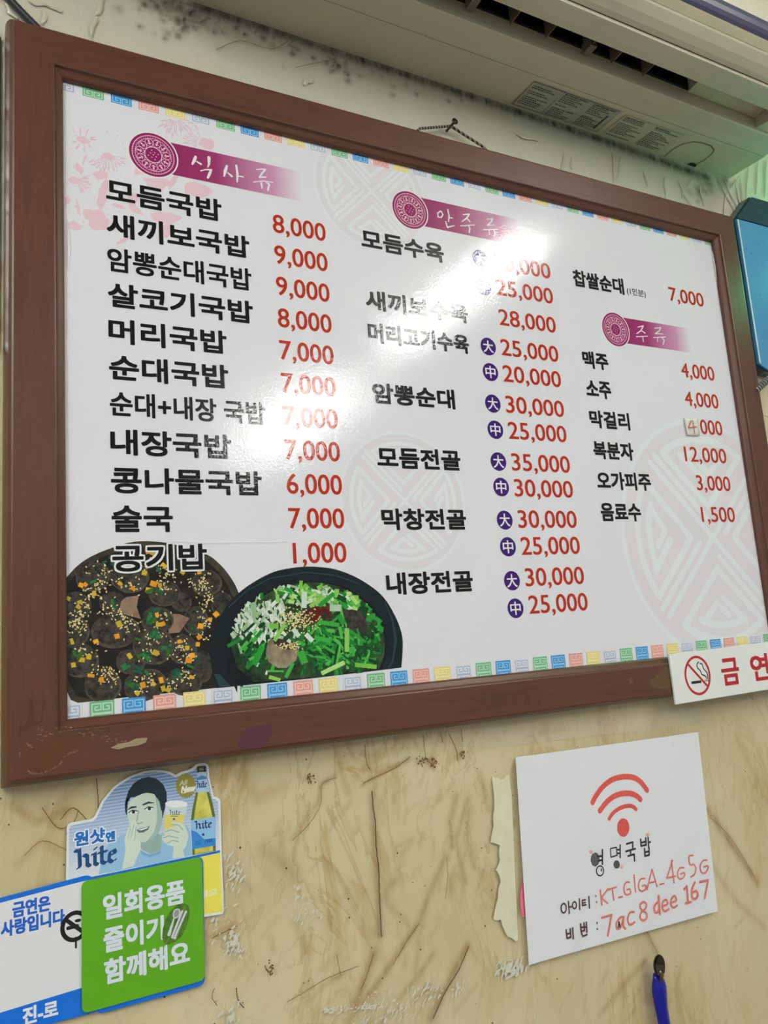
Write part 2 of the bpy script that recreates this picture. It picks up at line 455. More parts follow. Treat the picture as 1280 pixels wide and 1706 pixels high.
def creases():                 # sharp folds standing up from the glazed wallpaper
    vs = []; fs = []; r2 = random.Random(8)
    for a, b, r in RIDGES:
        n = 10; d = Vector((b[0]-a[0], b[1]-a[1])); pn = Vector((-d.y, d.x)).normalized(); k0 = len(vs); ph = r2.uniform(0, 6)
        for i in range(n+1):
            t = i/n; c = Vector(a)+d*t+pn*.0009*math.sin(t*7+ph); w = r*(.35+math.sin(math.pi*min(1, t*.9+.08)))*r2.uniform(.7, 1.1)*.8
            for s_, h in ((-1, .0004), (-.45, .0010), (0, .0016), (.5, .0009), (1, .0004)): vs.append((c.x+pn.x*w*s_, -.0014-h, c.y+pn.y*w*s_))
        for i in range(n):
            for j in range(4): q = k0+i*5+j; fs.append((q, q+1, q+6, q+5))
    mt = plain('glazed_fold', (206, 202, 180), .16, vary=.05)
    o = finish(mesh_obj('paper_creases', vs, fs, mt, wall_back, smooth=True)); tag(o, kind='structure')
creases()

def struct_box(name, *a):
    o = box_obj(name, *a); o['kind'] = 'structure'; return o
struct_box('floor', -1.5, 2.6, -4.2, 0.0, -0.05, 0.0, plain('floor_tile', (120, 110, 98), .4))
struct_box('ceiling', -1.5, 2.6, -4.2, 0.0, 2.53, 2.58, plain('ceiling_paint', (225, 222, 210), .8))

# cracks in the wallpaper and flecks of torn backing paper: thin marks lying on the wall
crack = Flat(); DK = ink((52, 40, 22), False)
C5 = crop(340, 1200, .40625)
def jag(pts, amp=.0006):
    out = []
    for a, b in zip(pts[:-1], pts[1:]):
        for k in range(6):
            t = k/6; out.append((a[0]+(b[0]-a[0])*t+random.uniform(-amp, amp), a[1]+(b[1]-a[1])*t+random.uniform(-amp, amp)))
    return out+[pts[-1]]
BR = ink((112, 82, 36), False)
for pts, w, mtl in (([(685, 290), (690, 360), (700, 430), (702, 520), (712, 600), (714, 700), (718, 780), (724, 885)], .0011, DK),
               ([(655, 100), (662, 170), (676, 200)], .0009, BR), ([(650, 258), (690, 235), (770, 200), (840, 150)], .0008, BR),
               ([(1080, 925), (1040, 1020), (985, 1110), (935, 1220)], .0010, DK), ([(690, 955), (665, 1040), (640, 1100)], .0007, BR),
               ([(990, 560), (995, 640), (985, 730)], .0006, BR), ([(880, 830), (830, 900), (770, 1000)], .0007, BR),
               ([(340, 1150), (410, 1110), (510, 1050), (630, 1005)], .0006, BR), ([(130, 1095), (135, 1140), (160, 1175)], .0008, DK), ([(40, 1095), (30, 1130), (50, 1165)], .0006, BR),
               ([(30, 890), (80, 865), (130, 840)], .0007, BR), ([(895, 60), (905, 150), (935, 180)], .0008, BR), ([(965, 50), (975, 90)], .0008, BR), ([(1000, 55), (1030, 120), (1035, 165)], .0009, BR), ([(1050, 35), (1055, 85)], .0008, BR),
               ([(360, 490), (430, 420), (475, 340), (480, 260), (540, 235)], .0006, BR), ([(540, 960), (555, 1040)], .0006, BR)):
    crack.stroke(jag([C5(*p) for p in smoothp(pts, 3)], .0003), w*.85, mtl, 0)
for pts, w in (([(160, 1296), (163, 1340), (162, 1376)], .0010), ([(100, 1365), (122, 1345), (150, 1372)], .0009), ([(70, 1345), (95, 1378), (120, 1372), (130, 1350)], .0008),
               ([(40, 1425), (70, 1400), (110, 1415)], .0006), ([(480, 78), (500, 68), (560, 96)], .0007), ([(360, 85), (400, 70), (450, 84), (480, 70)], .0007),
               ([(490, 115), (520, 108), (560, 100)], .0006), ([(1262, 690), (1280, 696)], .0010), ([(1180, 1360), (1215, 1395), (1255, 1460)], .0007), ([(1060, 1520), (1085, 1570), (1100, 1600)], .0006)):
    crack.stroke(jag([wall2(*p) for p in smoothp(pts, 4)], .0002), w*.8, BR, 0)
rnd = random.Random(11)
for i in range(90):            # fly specks
    px, py = rnd.uniform(0, 1280), rnd.uniform(1230, 1706); c = wall2(px, py); r = rnd.uniform(.0004, .0010)
    crack.ellipse(c, r, r*rnd.uniform(.7, 1.3), DK if rnd.random() < .6 else BR, 1, n=7)
for cx, cy in ((515, 1298), (702, 1265), (770, 1258), (720, 1270), (448, 1614)):
    for i in range(16):
        c = wall2(rnd.gauss(cx, 4), rnd.gauss(cy, 5)); crack.ellipse(c, rnd.uniform(.0006, .0016), .0008, BR, 1, n=7, rot=rnd.uniform(0, 3))
tag(crack.build('crack_marks', -0.0024, wall_back), kind='structure')
scuff = Flat(); WH = ink((214, 212, 196), False)
def flecks(c, cx, cy, sx, sy, n, s0=.0006, s1=.0028, ang=.9):
    for i in range(n):
        p = c(rnd.gauss(cx, sx), rnd.gauss(cy, sy)); l = rnd.uniform(s0, s1); a = ang+rnd.gauss(0, .35)
        scuff.ellipse(p, l, l*rnd.uniform(.15, .45), WH, rnd.randint(0, 3), rot=a, n=9, wob=.3)
flecks(C5, 120, 640, 22, 34, 70); flecks(C5, 120, 910, 20, 30, 90); flecks(C5, 95, 560, 14, 10, 14); flecks(C5, 60, 780, 24, 50, 26)
flecks(C5, 110, 1210, 22, 26, 50); flecks(C5, 540, 1180, 40, 7, 40, ang=.1); flecks(C5, 690, 1175, 34, 8, 26, ang=.2); flecks(C5, 780, 1170, 60, 34, 90)
flecks(C5, 930, 1100, 40, 16, 60, ang=.8); flecks(C5, 1040, 1095, 12, 12, 22); flecks(C5, 650, 1225, 40, 10, 20); flecks(C5, 380, 710, 14, 14, 14); flecks(C5, 430, 790, 30, 18, 24)
flecks(crop(820, 1260, .3047), 110, 1150, 38, 26, 120, .001, .004)
tag(scuff.build('paper_scuffs', -0.0026, wall_back), kind='structure')

# ------------------------------------------------------------------ ceiling tubes: right ones mirrored in the menu, left ones added for fill light
white_metal = plain('white_enamel', (232, 232, 226), .4)
tube_m = bpy.data.materials.new('tube_light'); tube_m.use_nodes = True
nt = tube_m.node_tree; nt.nodes.clear()
em = N(nt, 'ShaderNodeEmission'); em.inputs[0].default_value = (0.99, 1.0, 0.955, 1); em.inputs[1].default_value = TUBE
ou = N(nt, 'ShaderNodeOutputMaterial'); nt.links.new(em.outputs[0], ou.inputs[0])
for X, y0, y1, lab in ((1.30, -0.74, -1.60, 'white two-tube ceiling lamp nearest the menu wall'), (1.215, -1.95, -3.15, 'white two-tube ceiling lamp farther out, inner of the right-hand pair'), (1.385, -1.95, -3.15, 'white two-tube ceiling lamp farther out, outer of the right-hand pair, added to double the glare'),  # far lamp doubled to strengthen its reflection in the menu
                       (-0.70, -0.70, -1.90, 'white two-tube lamp added as fill light on the left, close to the menu wall'), (-0.70, -2.30, -3.50, 'white two-tube lamp added as fill light on the left, far from the menu wall'), (-1.25, -1.20, -2.40, 'white two-tube lamp added as fill light, leftmost in the room')):  # the three left lamps are added, to brighten without showing in the menu
    o3 = (X, (y0+y1)/2, 2.53)
    t = empty('ceiling_lamp', o3, lab, 'lamp', 'ceiling lamps')
    box_obj('housing', X-.06, X+.06, y1, y0, 2.485, 2.53, white_metal, t, o3, .004)
    for s in (-1, 1):
        tube_obj('tube', [(X+s*.035, y0-.03, 2.455), (X+s*.035, y1+.03, 2.455)], .014, tube_m, t, o3, 14)
        for ye in (y0-.02, y1+.02):
            box_obj('socket', X+s*.035-.012, X+s*.035+.012, ye-.012, ye+.012, 2.44, 2.486, white_metal, t, o3, .002)

# added green globe right of the blue cabinet, for the green glow's unseen source
GL = (1.33, 0.0, ZC+0.60)
gl = empty('added_green_globe', GL, 'small green globe added right of the blue cabinet to cast the green glow', 'lamp')
glow = bpy.data.materials.new('green_light'); glow.use_nodes = True
nt = glow.node_tree; nt.nodes.clear(); em = N(nt, 'ShaderNodeEmission'); em.inputs[0].default_value = (0.08, 1.0, 0.42, 1); em.inputs[1].default_value = GREEN
ou = N(nt, 'ShaderNodeOutputMaterial'); nt.links.new(em.outputs[0], ou.inputs[0])
tube_obj('backplate', [(GL[0], -.001, GL[2]), (GL[0], -.012, GL[2]), (GL[0], -.016, GL[2])], [.035, .035, .028], white_metal, gl, GL, 24)
tube_obj('lamp_arm', [(GL[0], -.014, GL[2]), (GL[0], -.060, GL[2]), (GL[0], -.072, GL[2])], [.010, .010, .018], white_metal, gl, GL, 16)
tube_obj('globe', [(GL[0], -.100-.030*math.cos(math.pi*k/12), GL[2]) for k in range(12, -1, -1)], [.030*math.sin(math.pi*k/12)+.0004 for k in range(12, -1, -1)], glow, gl, GL, 24)

# ================================================================== THE MENU BOARD
BX0, BX1, BZ0, BZ1 = 0.0268, 1.0322, ZC-0.0953, ZC+0.6030
BO = ((BX0+BX1)/2, 0, BZ0)
board = empty('menu_board', BO, 'large brown wood-framed Korean price menu hanging on the stained wall', 'menu board')

def wood(name, dark):
    mt, nt, p = base_mat(name, srgb(98, 62, 48), 0.36)
    uv = N(nt, 'ShaderNodeUVMap', uv_map='grain')
    mp = N(nt, 'ShaderNodeMapping'); mp.inputs['Scale'].default_value = (1.0, 11.0, 1.0); nt.links.new(uv.outputs[0], mp.inputs[0])
    g1 = noise_node(nt, mp.outputs[0], 9, 5, 0.6, 0.6)
    mp2 = N(nt, 'ShaderNodeMapping'); mp2.inputs['Scale'].default_value = (1.0, 26.0, 1.0); nt.links.new(uv.outputs[0], mp2.inputs[0])
    g2 = noise_node(nt, mp2.outputs[0], 26, 3, 0.6)
    a = ramp(nt, g1, [(0.30, srgb(82, 46, 31)), (0.52, srgb(97, 57, 40)), (0.72, srgb(89, 51, 36))])
    b = ramp(nt, g2, [(0.35, (0.78, 0.76, 0.74, 1)), (0.55, (1, 1, 1, 1))])
    nt.links.new(mixc(nt, 0.55, a, b, 'MULTIPLY'), p.inputs['Base Color'])
    bump(nt, p, g2, 0.08, 0.0006)
    return mt
WOOD = wood('mahogany_foil', 0)
SEC = [(0.0, -0.001), (0.0, -0.013), (0.0012, -0.0195), (0.0032, -0.0255), (0.0056, -0.0295), (0.0072, -0.030), (0.0405, -0.030), (0.0415, -0.0296), (0.0425, -0.0270), (0.0436, -0.0262), (0.0480, -0.0238), (0.0492, -0.0226), (0.0497, -0.0212), (0.0497, -0.0185), (0.030, -0.0150), (0.030, -0.001)]
def rail(side):
    vs = []; uvs = []; n = len(SEC)
    for e in (0, 1):
        for d, y in SEC:
            if side == 'top': p = ((BX0+d) if e == 0 else (BX1-d), y, BZ1-d); u = p[0]
            elif side == 'bottom': p = ((BX1-d) if e == 0 else (BX0+d), y, BZ0+d); u = p[0]+3
            elif side == 'left': p = (BX0+d, y, (BZ0+d) if e == 0 else (BZ1-d)); u = p[2]+6
            else: p = (BX1-d, y, (BZ1-d) if e == 0 else (BZ0+d)); u = p[2]+9
            vs.append(p); uvs.append((u, d+{'top': 0, 'bottom': .3, 'left': .6, 'right': .9}[side]))
    fs = [(i, (i+1) % n, n+(i+1) % n, n+i) for i in range(n)]+[tuple(range(n)), tuple(n+i for i in reversed(range(n)))]
    o = mesh_obj('frame_rail', vs, fs, WOOD, board, BO)
    ul = o.data.uv_layers.new(name='grain')
    for l in o.data.loops: ul.data[l.index].uv = uvs[l.vertex_index]
    bm = bmesh.new(); bm.from_mesh(o.data); bmesh.ops.recalc_face_normals(bm, faces=bm.faces); bm.to_mesh(o.data); bm.free()
    return o
rails = {s: rail(s) for s in ('top', 'left', 'right', 'bottom')}

# wear on the lower rail: scraped foil, glue and a smear of purple
RF = lambda x, y: wall2(x, y, -0.0302)
wearf = Flat(); wearf.part = 'scraped_patch'
def blob(c, pts, mat, layer=0): wearf.poly([c(*p) for p in pts], mat, layer)
C7 = crop(0, 1200, .5, -0.0302)
blob(C7, [(368, 92), (395, 78), (430, 72), (455, 60), (492, 58), (486, 74), (460, 84), (420, 90), (395, 97)], ink((158, 140, 112), False))
wearf.part = 'scratches'
for i in range(60):
    t = rnd.random(); c = C7(120+330*t+rnd.gauss(0, 10), 52-20*math.sin(t*5)+rnd.gauss(0, 8)); r = rnd.uniform(.0003, .0011)
    wearf.ellipse(c, r*1.2, r*.5, ink((132, 100, 76), False), 1, n=7, wob=.3)
C6b = crop(640, 800, .5, -0.0302)
wearf.part = 'glue_patch'
blob(C6b, [(905, 655), (925, 635), (958, 605), (962, 690), (930, 697), (890, 690), (886, 668)], ink((98, 72, 44), False))
wearf.part = 'glue_residue'
blob(C6b, [(815, 660), (826, 655), (830, 672), (820, 682)], ink((108, 78, 48), False))
wearf.part = 'ghost_lettering'; gh = ink((80, 50, 32), False)
for i, (x, w) in enumerate(((318, 28), (352, 30), (388, 26), (420, 32), (462, 28), (498, 34))):
    for k in range(3): wearf.stroke([C6b(x+rnd.uniform(0, 8), 715+k*16+rnd.uniform(-4, 4)), C6b(x+w*.8, 711+k*15+rnd.uniform(-4, 4))], .0022, gh, 0)
    wearf.stroke([C6b(x+rnd.uniform(4, w), 708+rnd.uniform(0, 20)), C6b(x+rnd.uniform(4, w), 750)], .002, gh, 0)
wearf.part = 'purple_smear'
for pts in ([(820, 30), (860, 18), (905, 12), (910, 40), (890, 70), (850, 95), (800, 92), (790, 70)],):
    blob(C7, pts, ink((86, 44, 58), False), 0)
wearf.part = 'scratches'; CL = crop(0, 1150, .125, -0.0302)
for pts in ([(350, 710), (400, 740), (430, 770)], [(860, 880), (800, 980), (700, 1055), (560, 1110), (410, 1100), (370, 1060)], [(900, 860), (960, 830), (1040, 800)], [(268, 740), (268, 940)]):
    P = [CL(*p) for p in pts]
    for a, b in zip(P[:-1], P[1:]):
        for k in range(14):
            t = rnd.random(); c = (a[0]+(b[0]-a[0])*t+rnd.gauss(0, .0004), a[1]+(b[1]-a[1])*t+rnd.gauss(0, .0004)); wearf.ellipse(c, rnd.uniform(.0002, .0006), .0003, ink((134, 104, 80), False), 1, n=6)
wearf.part = 'worn_streak'
blob(CL, [(250, 540), (370, 420), (380, 120), (440, 60), (450, 380), (500, 420), (540, 400), (590, 40), (600, 200), (560, 420), (420, 500), (300, 560)], ink((84, 46, 26), False))
wearf.part = 'worn_patch'
blob(CL, [(280, 960), (400, 760), (720, 640), (1150, 560), (1180, 600), (860, 870), (700, 1040), (560, 1100), (400, 1080)], ink((92, 50, 24), False))
wearf.build('scraped_foil', -0.0302, rails['bottom'], BO)

# -- the printed sheet
PY = -0.0180
sheet_m, nt, p = base_mat('menu_paper', srgb(229, 229, 236), 0.2); laminate(nt, p)
sheet = box_obj('printed_sheet', BX0+.032, BX1-.032, PY+.002, PY, BZ0+.032, BZ1-.032, sheet_m, board, BO)
sheet['label'] = 'glossy white laminated menu print with red prices'
SK = 0.005
def on_sheet(fl, name, lift=0, lab=None):
    return fl.build(name, PY-0.00006-lift*Flat.STEP, sheet, BO, lab=lab)
def bp(x, y): return wall2(x, y, PY)

# pale round motifs behind the text
MOT = ink((230, 234, 238)); MOTB = ink((226, 222, 228))
def motif(cx, cz, R, clip=True):
    f = Flat()
    lim = (BX0+.0485, BX1-.0492, BZ0+.0485, BZ1-.0480)
    def seg(pts, w):
        for a, b in zip(pts[:-1], pts[1:]):
            n = max(1, int(math.hypot(b[0]-a[0], b[1]-a[1])*R/.006))
            q = [(cx+R*(a[0]+(b[0]-a[0])*k/n), cz+R*(a[1]+(b[1]-a[1])*k/n)) for k in range(n+1)]
            for u, v in zip(q[:-1], q[1:]):
                if all(lim[0] < t[0] < lim[1] and lim[2] < t[1] < lim[3] for t in (u, v)):
                    f.stroke([u, v], R*w*random.uniform(.85, 1.1), MOT, 1)
    def arc(r, a0, a1, n=30): return [(r*math.cos(math.radians(a0+(a1-a0)*k/n)), r*math.sin(math.radians(a0+(a1-a0)*k/n))) for k in range(n+1)]
    disc = [(cx+R*.97*math.cos(2*math.pi*k/72), cz+R*.97*math.sin(2*math.pi*k/72)) for k in range(72)]
    disc = [(min(max(x, lim[0]), lim[1]), min(max(z, lim[2]), lim[3])) for x, z in disc]
    f.poly(disc, MOTB, 0)
    seg(arc(1.0, 0, 360, 90), .035)
    for q in range(4):
        th = math.radians(90*q)
        R2 = lambda P: [(x*math.cos(th)-z*math.sin(th), x*math.sin(th)+z*math.cos(th)) for x, z in P]
        seg(R2([(0.0, 0.0), (.62, -.62)]), .05)
        seg(R2([(0.04, -.16), (.56, -.68)]), .05)
        seg(R2([(0, -.26), (.46, -.70)]+arc(.84, -57, -123)[0:]+[(-.46, -.70), (0, -.26)]), .06)
        seg(R2([(.02, -.50), (.26, -.70)]+arc(.72, -70, -112, 12)+[(-.24, -.68), (-.06, -.54), (.06, -.64)]), .06)
    return f
for c, R, nm in (((.4080, ZC+.5110), .0715, 0), ((.4200, ZC+.1480), .0765, 0), ((.8975, ZC+.1060), .1640, 0)):
    on_sheet(motif(c[0], c[1], R), 'circle_motif', lab='pale mint geometric roundel printed behind the text')

# pink flowers, upper left
fl = Flat(); PK = ink((232, 200, 212)); PK2 = ink((228, 190, 205))
CF_ = crop(100, 130, .2031, PY); rr = random.Random(5)
def organic(cx, cy, rx, ry, rot=0, mat=PK, n=26, amp=.28):
    sd = rr.uniform(0, 50); pts = []
    for i in range(n):
        a = 2*math.pi*i/n; k = 1+amp*(mnoise.noise((math.cos(a)*1.6+sd, math.sin(a)*1.6, sd))*1.6)
        x, y = rx*k*math.cos(a), ry*k*math.sin(a); c, s = math.cos(rot), math.sin(rot)
        pts.append(CF_(max(cx+x*c-y*s, 36), cy+x*s+y*c))
    fl.poly(pts, mat, rr.randint(0, 2))
for a in ((190, 512, 52, 30, .3), (390, 642, 48, 28, .2), (160, 745, 50, 24, .9), (120, 840, 55, 30, .1), (330, 800, 60, 34, .1), (350, 960, 42, 110, .2), (310, 1170, 95, 80, .3), (250, 1120, 60, 45, .1), (860, 1140, 135, 46, .1), (800, 860, 120, 45, .15), (1130, 920, 110, 55, .2), (1210, 540, 70, 46, .3), (120, 1215, 55, 36, .4), (60, 1000, 26, 30, 0), (150, 1070, 14, 62, -.2), (660, 740, 50, 60, .4), (930, 850, 24, 60, .5), (620, 1080, 80, 24, .6), (600, 1000, 40, 60, .1), (520, 1330, 80, 16, -.5), (480, 1050, 60, 16, .3), (200, 670, 10, 46, .3), (880, 1250, 40, 70, .2)):
    organic(*a)
def daisy(cx, cy, n, r0, r1, a0, a1):
    for i in range(n):
        a = math.radians(a0+(a1-a0)*i/max(1, n-1)+rr.uniform(-4, 4)); l = r1*rr.uniform(.8, 1.1); dw = .07
        P = [(cx+r0*math.cos(a), cy+r0*.6*math.sin(a)), (cx+.7*l*math.cos(a-dw), cy+.7*l*math.sin(a-dw)), (cx+l*math.cos(a), cy+l*math.sin(a)), (cx+.7*l*math.cos(a+dw), cy+.7*l*math.sin(a+dw))]
        fl.stroke([CF_(max(36, x), y) for x, y in P], .0007, PK2, 3, caps=False)
fl.part = 'petal_lines'; daisy(390, 640, 11, 45, 150, 5, 165); daisy(950, 330, 12, 40, 150, 20, 165); daisy(1180, 530, 8, 60, 190, 150, 240); daisy(190, 512, 9, 60, 100, 0, 340); daisy(120, 840, 8, 60, 130, -20, 60)
fl.part = None
for i in range(90):
    x, y = rr.uniform(40, 560), rr.uniform(420, 1230); organic(x, y, rr.uniform(4, 14), rr.uniform(2, 6), rr.uniform(0, 3), PK, 8, .2)
on_sheet(fl, 'flower_print', 3, 'pale pink daisies printed in the upper left corner')

# key-pattern tiles along the upper and lower edges
TC = {'v': ((222, 225, 235), (168, 184, 208)), 'g': ((112, 186, 142), (188, 222, 190)), 'b': ((62, 148, 216), (146, 200, 236)), 's': ((226, 158, 150), (240, 200, 190)), 'y': ((232, 216, 138), (240, 232, 178))}
SEQ = 'vgbsyvgbsyvgbsyvgbvgbsyvgbsyvgbsyvg'
SPI = [(1.02, .05), (.06, .05), (.06, .94), (.90, .94), (.90, .34), (.36, .34), (.36, .66), (.64, .66)]
def tiles(zbase, lift, updown, name, lab):
    f = Flat(); xs0, xs1, lo, hi = BX0+.0485, BX1-.0492, BZ0+.0480, BZ1-.0480
    for i, ch in enumerate(SEQ):
        x0 = .0680+.02655*i; x1 = x0+.0200
        if i >= 18: x0 += -.001; x1 += -.001
        zb = zbase+SK*(x0-.09)
        bgc, lnc = (ink(c) for c in TC[ch])
        z0, z1 = (zb, zb+.02) if updown > 0 else (zb-.0215, zb)
        cx0, cx1, cz0, cz1 = max(x0, xs0), min(x1, xs1), max(z0, lo), min(z1, hi)
        if cx1 <= cx0: continue
        f.quad(cx0, cz0, cx1, cz1, bgc, 0)
        for half in (0, 1):
            for rw in range(2):
                q = []
                for u, v in SPI:
                    uu = u if half == 0 else 2-u
                    vv = v if rw == 0 else -v
                    px_ = x0+.0012+uu*.0088
                    pz_ = (zb+.0100-vv*.0088 if rw == 1 else zb+.0096-v*.0088) if updown > 0 else (zb-.0105+vv*.0088)
                    q.append((min(max(px_, cx0), cx1), min(max(pz_, cz0), cz1)))
                f.stroke(q, .00105, lnc, 2, caps=False)
    return on_sheet(f, name, lift, lab)
tiles(ZC+.5440, 6, 1, 'border_pattern', 'row of coloured key-pattern squares along the upper edge')

# -- the two food pictures
ft = Flat(); fr = random.Random(21)
C1 = crop(100, 880, .23438, PY)
rim = grain_ink('plate_rim', (44, 44, 38), (74, 66, 52), 60)
platei = grain_ink('plate_inner', (20, 19, 15), (40, 36, 28), 70)
sl_a = grain_ink('sausage_cut', (30, 28, 24), (78, 74, 66), 200); sl_b = grain_ink('sausage_edge', (62, 54, 46), (96, 86, 74), 120); sl_c = grain_ink('sausage_tan', (122, 98, 82), (160, 134, 112), 60)
xl = BX0+.0492
def cl(p): return (max(p[0], xl), max(p[1], BZ0+.0500))
def tileline(px): return (px, 1172-(px-110)*.1085)
pl = [C1(*p) for p in smoothp(((44, 352), (110, 280), (180, 225), (270, 178), (360, 143), (480, 105), (600, 92), (760, 105), (900, 140), (1050, 190), (1130, 250), (1200, 330), (1262, 440), (1300, 600), (1300, 1180)), 5)]
pl2 = [bp(400, 1142), bp(360, 1146), bp(200, 1163), bp(130, 1171), bp(118, 1166), bp(111, 1150)]
ft.poly([cl(p) for p in pl+pl2], rim, 0)
pin = [C1(*p) for p in smoothp(((44, 420), (110, 330), (200, 262), (330, 196), (480, 150), (620, 135), (800, 150), (950, 190), (1060, 250), (1150, 340), (1215, 460), (1260, 600), (1260, 1170)), 5)]
ft.poly([cl(p) for p in pin+[bp(390, 1143), bp(240, 1159), bp(160, 1166), bp(128, 1160), bp(111, 1130)]], platei, 1)
def e_px(c, cx, cy, rx, ry, mat, layer, rot=0, n=30, wob=.03, F=None):
    pts = []
    for i in range(n):
        a = 2*math.pi*i/n; k = 1+fr.uniform(-wob, wob); x, y = rx*k*math.cos(a), ry*k*math.sin(a)
        q = c(cx+x*math.cos(rot)-y*math.sin(rot), cy+x*math.sin(rot)+y*math.cos(rot)); pts.append(cl(q) if F is None else q)
    ctr = cl(c(cx, cy)) if F is None else c(cx, cy)
    (F or ft).tris(pts+[ctr], [(i, (i+1) % n, n) for i in range(n)], mat, layer)
slices = [(230, 340, 122, 100), (490, 340, 135, 112), (1040, 385, 105, 92), (110, 540, 105, 92), (370, 525, 92, 76), (860, 520, 70, 66), (960, 650, 85, 100), (1150, 540, 75, 85), (740, 460, 112, 88), (690, 650, 112, 92), (390, 725, 168, 118), (110, 725, 95, 100), (500, 945, 105, 85), (870, 855, 100, 102), (660, 830, 142, 130), (130, 930, 138, 120), (1010, 980, 72, 110), (880, 1090, 122, 92), (600, 1110, 150, 110), (300, 1110, 130, 120)]
ly = 2
for i, (x, y, a, b) in enumerate(slices):
    e_px(C1, x+4, y+6, a*1.03, b*1.03, sl_b, ly, fr.uniform(-.3, .3)); e_px(C1, x, y, a*.96, b*.95, sl_a, ly+1, fr.uniform(-.3, .3)); ly += 2
    if i == 8:
        ft.poly([cl(C1(*p)) for p in ((425, 570), (435, 520), (470, 490), (560, 478), (545, 560), (575, 645), (500, 625), (430, 605))], sl_c, ly); ly += 1
    if i == 6:
        ft.poly([cl(C1(*p)) for p in ((785, 610), (850, 610), (920, 640), (850, 740), (770, 750))], sl_c, ly); ly += 1
og = [ink(c) for c in ((226, 150, 30), (236, 170, 40), (214, 178, 48), (196, 170, 50))]
gr = [ink(c) for c in ((34, 92, 60), (40, 120, 62), (28, 76, 56), (52, 104, 34))]
sd = [ink(c) for c in ((226, 206, 140), (238, 224, 170), (204, 184, 118))]
def zone(x, y): return (x < 1090-max(0, (y-480))*.06 if y > 480 else True) and y < 1225-.2*(x-60)*.55
for x, y in ((300, 300), (280, 400), (480, 400), (1010, 400), (1060, 530), (1040, 640), (740, 420), (360, 560), (420, 650), (500, 700), (120, 660), (130, 700), (200, 880), (620, 890), (700, 780), (900, 900), (870, 830), (620, 1080), (320, 1020), (350, 1060), (880, 1050), (560, 1170), (820, 1120), (1050, 740), (1060, 480), (980, 390), (700, 640), (230, 470), (160, 560), (680, 230), (760, 330)):
    for i in range(24):
        a, b = fr.gauss(x, 42), fr.gauss(y, 34)
        if not (50 < a < 1210 and 130 < b and zone(a, b)): continue
        ft.ellipse(cl(C1(a, b)), .00105, .00058, fr.choice(sd), ly, fr.uniform(0, 3.1), n=7)
for x, y in ((150, 405), (180, 400), (425, 392), (600, 318), (520, 430), (245, 465), (630, 440), (710, 405), (665, 395), (140, 525), (130, 560), (690, 615), (700, 685), (730, 680), (420, 680), (405, 768), (255, 805), (85, 805), (155, 935), (205, 915), (95, 972), (495, 908), (680, 885), (850, 805), (905, 850), (940, 905), (1000, 695), (1065, 650), (1110, 612), (990, 775), (980, 825), (220, 1048), (297, 1078), (590, 1115), (665, 1105), (720, 1080), (735, 1140), (770, 1150), (550, 1175), (935, 1058), (915, 940), (60, 500), (740, 265), (990, 312), (870, 315), (660, 175), (620, 165)):
    a = fr.uniform(0, 1.5); w, h = fr.uniform(14, 26), fr.uniform(12, 20)
    P = [(x+sx*w*math.cos(a)-sy*h*math.sin(a), y+sx*w*math.sin(a)*.9+sy*h*math.cos(a)) for sx, sy in ((-1, -1), (1, -1), (1, 1), (-1, 1))]
    ft.poly([cl(C1(*q)) for q in P], fr.choice(og), ly+1)
for i in range(70):
    x, y = fr.choice(((235, 375), (680, 465), (740, 440), (665, 760), (715, 800), (550, 790), (610, 900), (780, 870), (520, 1110), (560, 1010), (620, 1040), (840, 1030), (945, 705), (120, 890), (1140, 540), (940, 570), (400, 540), (660, 600), (700, 290), (650, 660), (960, 960), (480, 980), (350, 230)))
    x += fr.gauss(0, 18); y += fr.gauss(0, 16); a = fr.uniform(0, 3); w, h = fr.uniform(14, 34), fr.uniform(7, 14)
    if not zone(x, y): continue
    P = [(x+sx*w*math.cos(a)-sy*h*math.sin(a), y+sx*w*math.sin(a)+sy*h*math.cos(a)) for sx, sy in ((-1, -1), (1, -1), (1, 1), (-1, 1))]
    ft.poly([cl(C1(*q)) for q in P], fr.choice(gr), ly+(1 if i % 2 else 0))
on_sheet(ft, 'plate_photo', 8, 'printed picture of dark sliced blood sausage on a black plate')

fb = Flat(); C2 = crop(340, 920, .27344, PY)
bowl_d = grain_ink('bowl_black', (14, 26, 30), (22, 36, 40), 30); bowl_l = ink((40, 62, 66)); bowl_in = ink((10, 20, 22)); soup = grain_ink('soup_base', (18, 40, 20), (62, 92, 52), 70)
def c2(x, y):
    q = C2(x, y); return q
def under(y, x): return min(y, 832-.108*(x-60))
ro = [(38, 600), (45, 520), (80, 430), (150, 310), (260, 210), (400, 130), (510, 100), (620, 88), (720, 92), (820, 110), (950, 165), (1080, 260), (1160, 380), (1205, 500), (1210, 600), (1202, 703), (640, 770), (80, 828), (52, 740), (40, 660)]
fb.poly([c2(*p) for p in smoothp(ro[:16], 5)+ro[16:]], bowl_d, 0)
fb.stroke([c2(*p) for p in ((150, 335), (260, 235), (400, 160), (620, 122), (800, 140), (950, 195))], .0011, bowl_l, 1)
fb.stroke([c2(*p) for p in ((1100, 300), (1150, 420), (1168, 540), (1150, 660), (1120, 712))], [.001, .002, .003, .0024, .001], bowl_l, 1)
fb.poly([c2(*p) for p in ((60, 740), (95, 745), (160, 815), (95, 824))], bowl_l, 1)
si = [(128, 600), (150, 480), (215, 370), (330, 270), (480, 200), (620, 180), (740, 182), (860, 212), (980, 288), (1070, 390), (1112, 500), (1115, 620), (1085, 712), (640, 766), (190, 808), (140, 720)]
fb.poly([c2(*p) for p in smoothp(si[:12], 5)+si[12:]], bowl_in, 2)
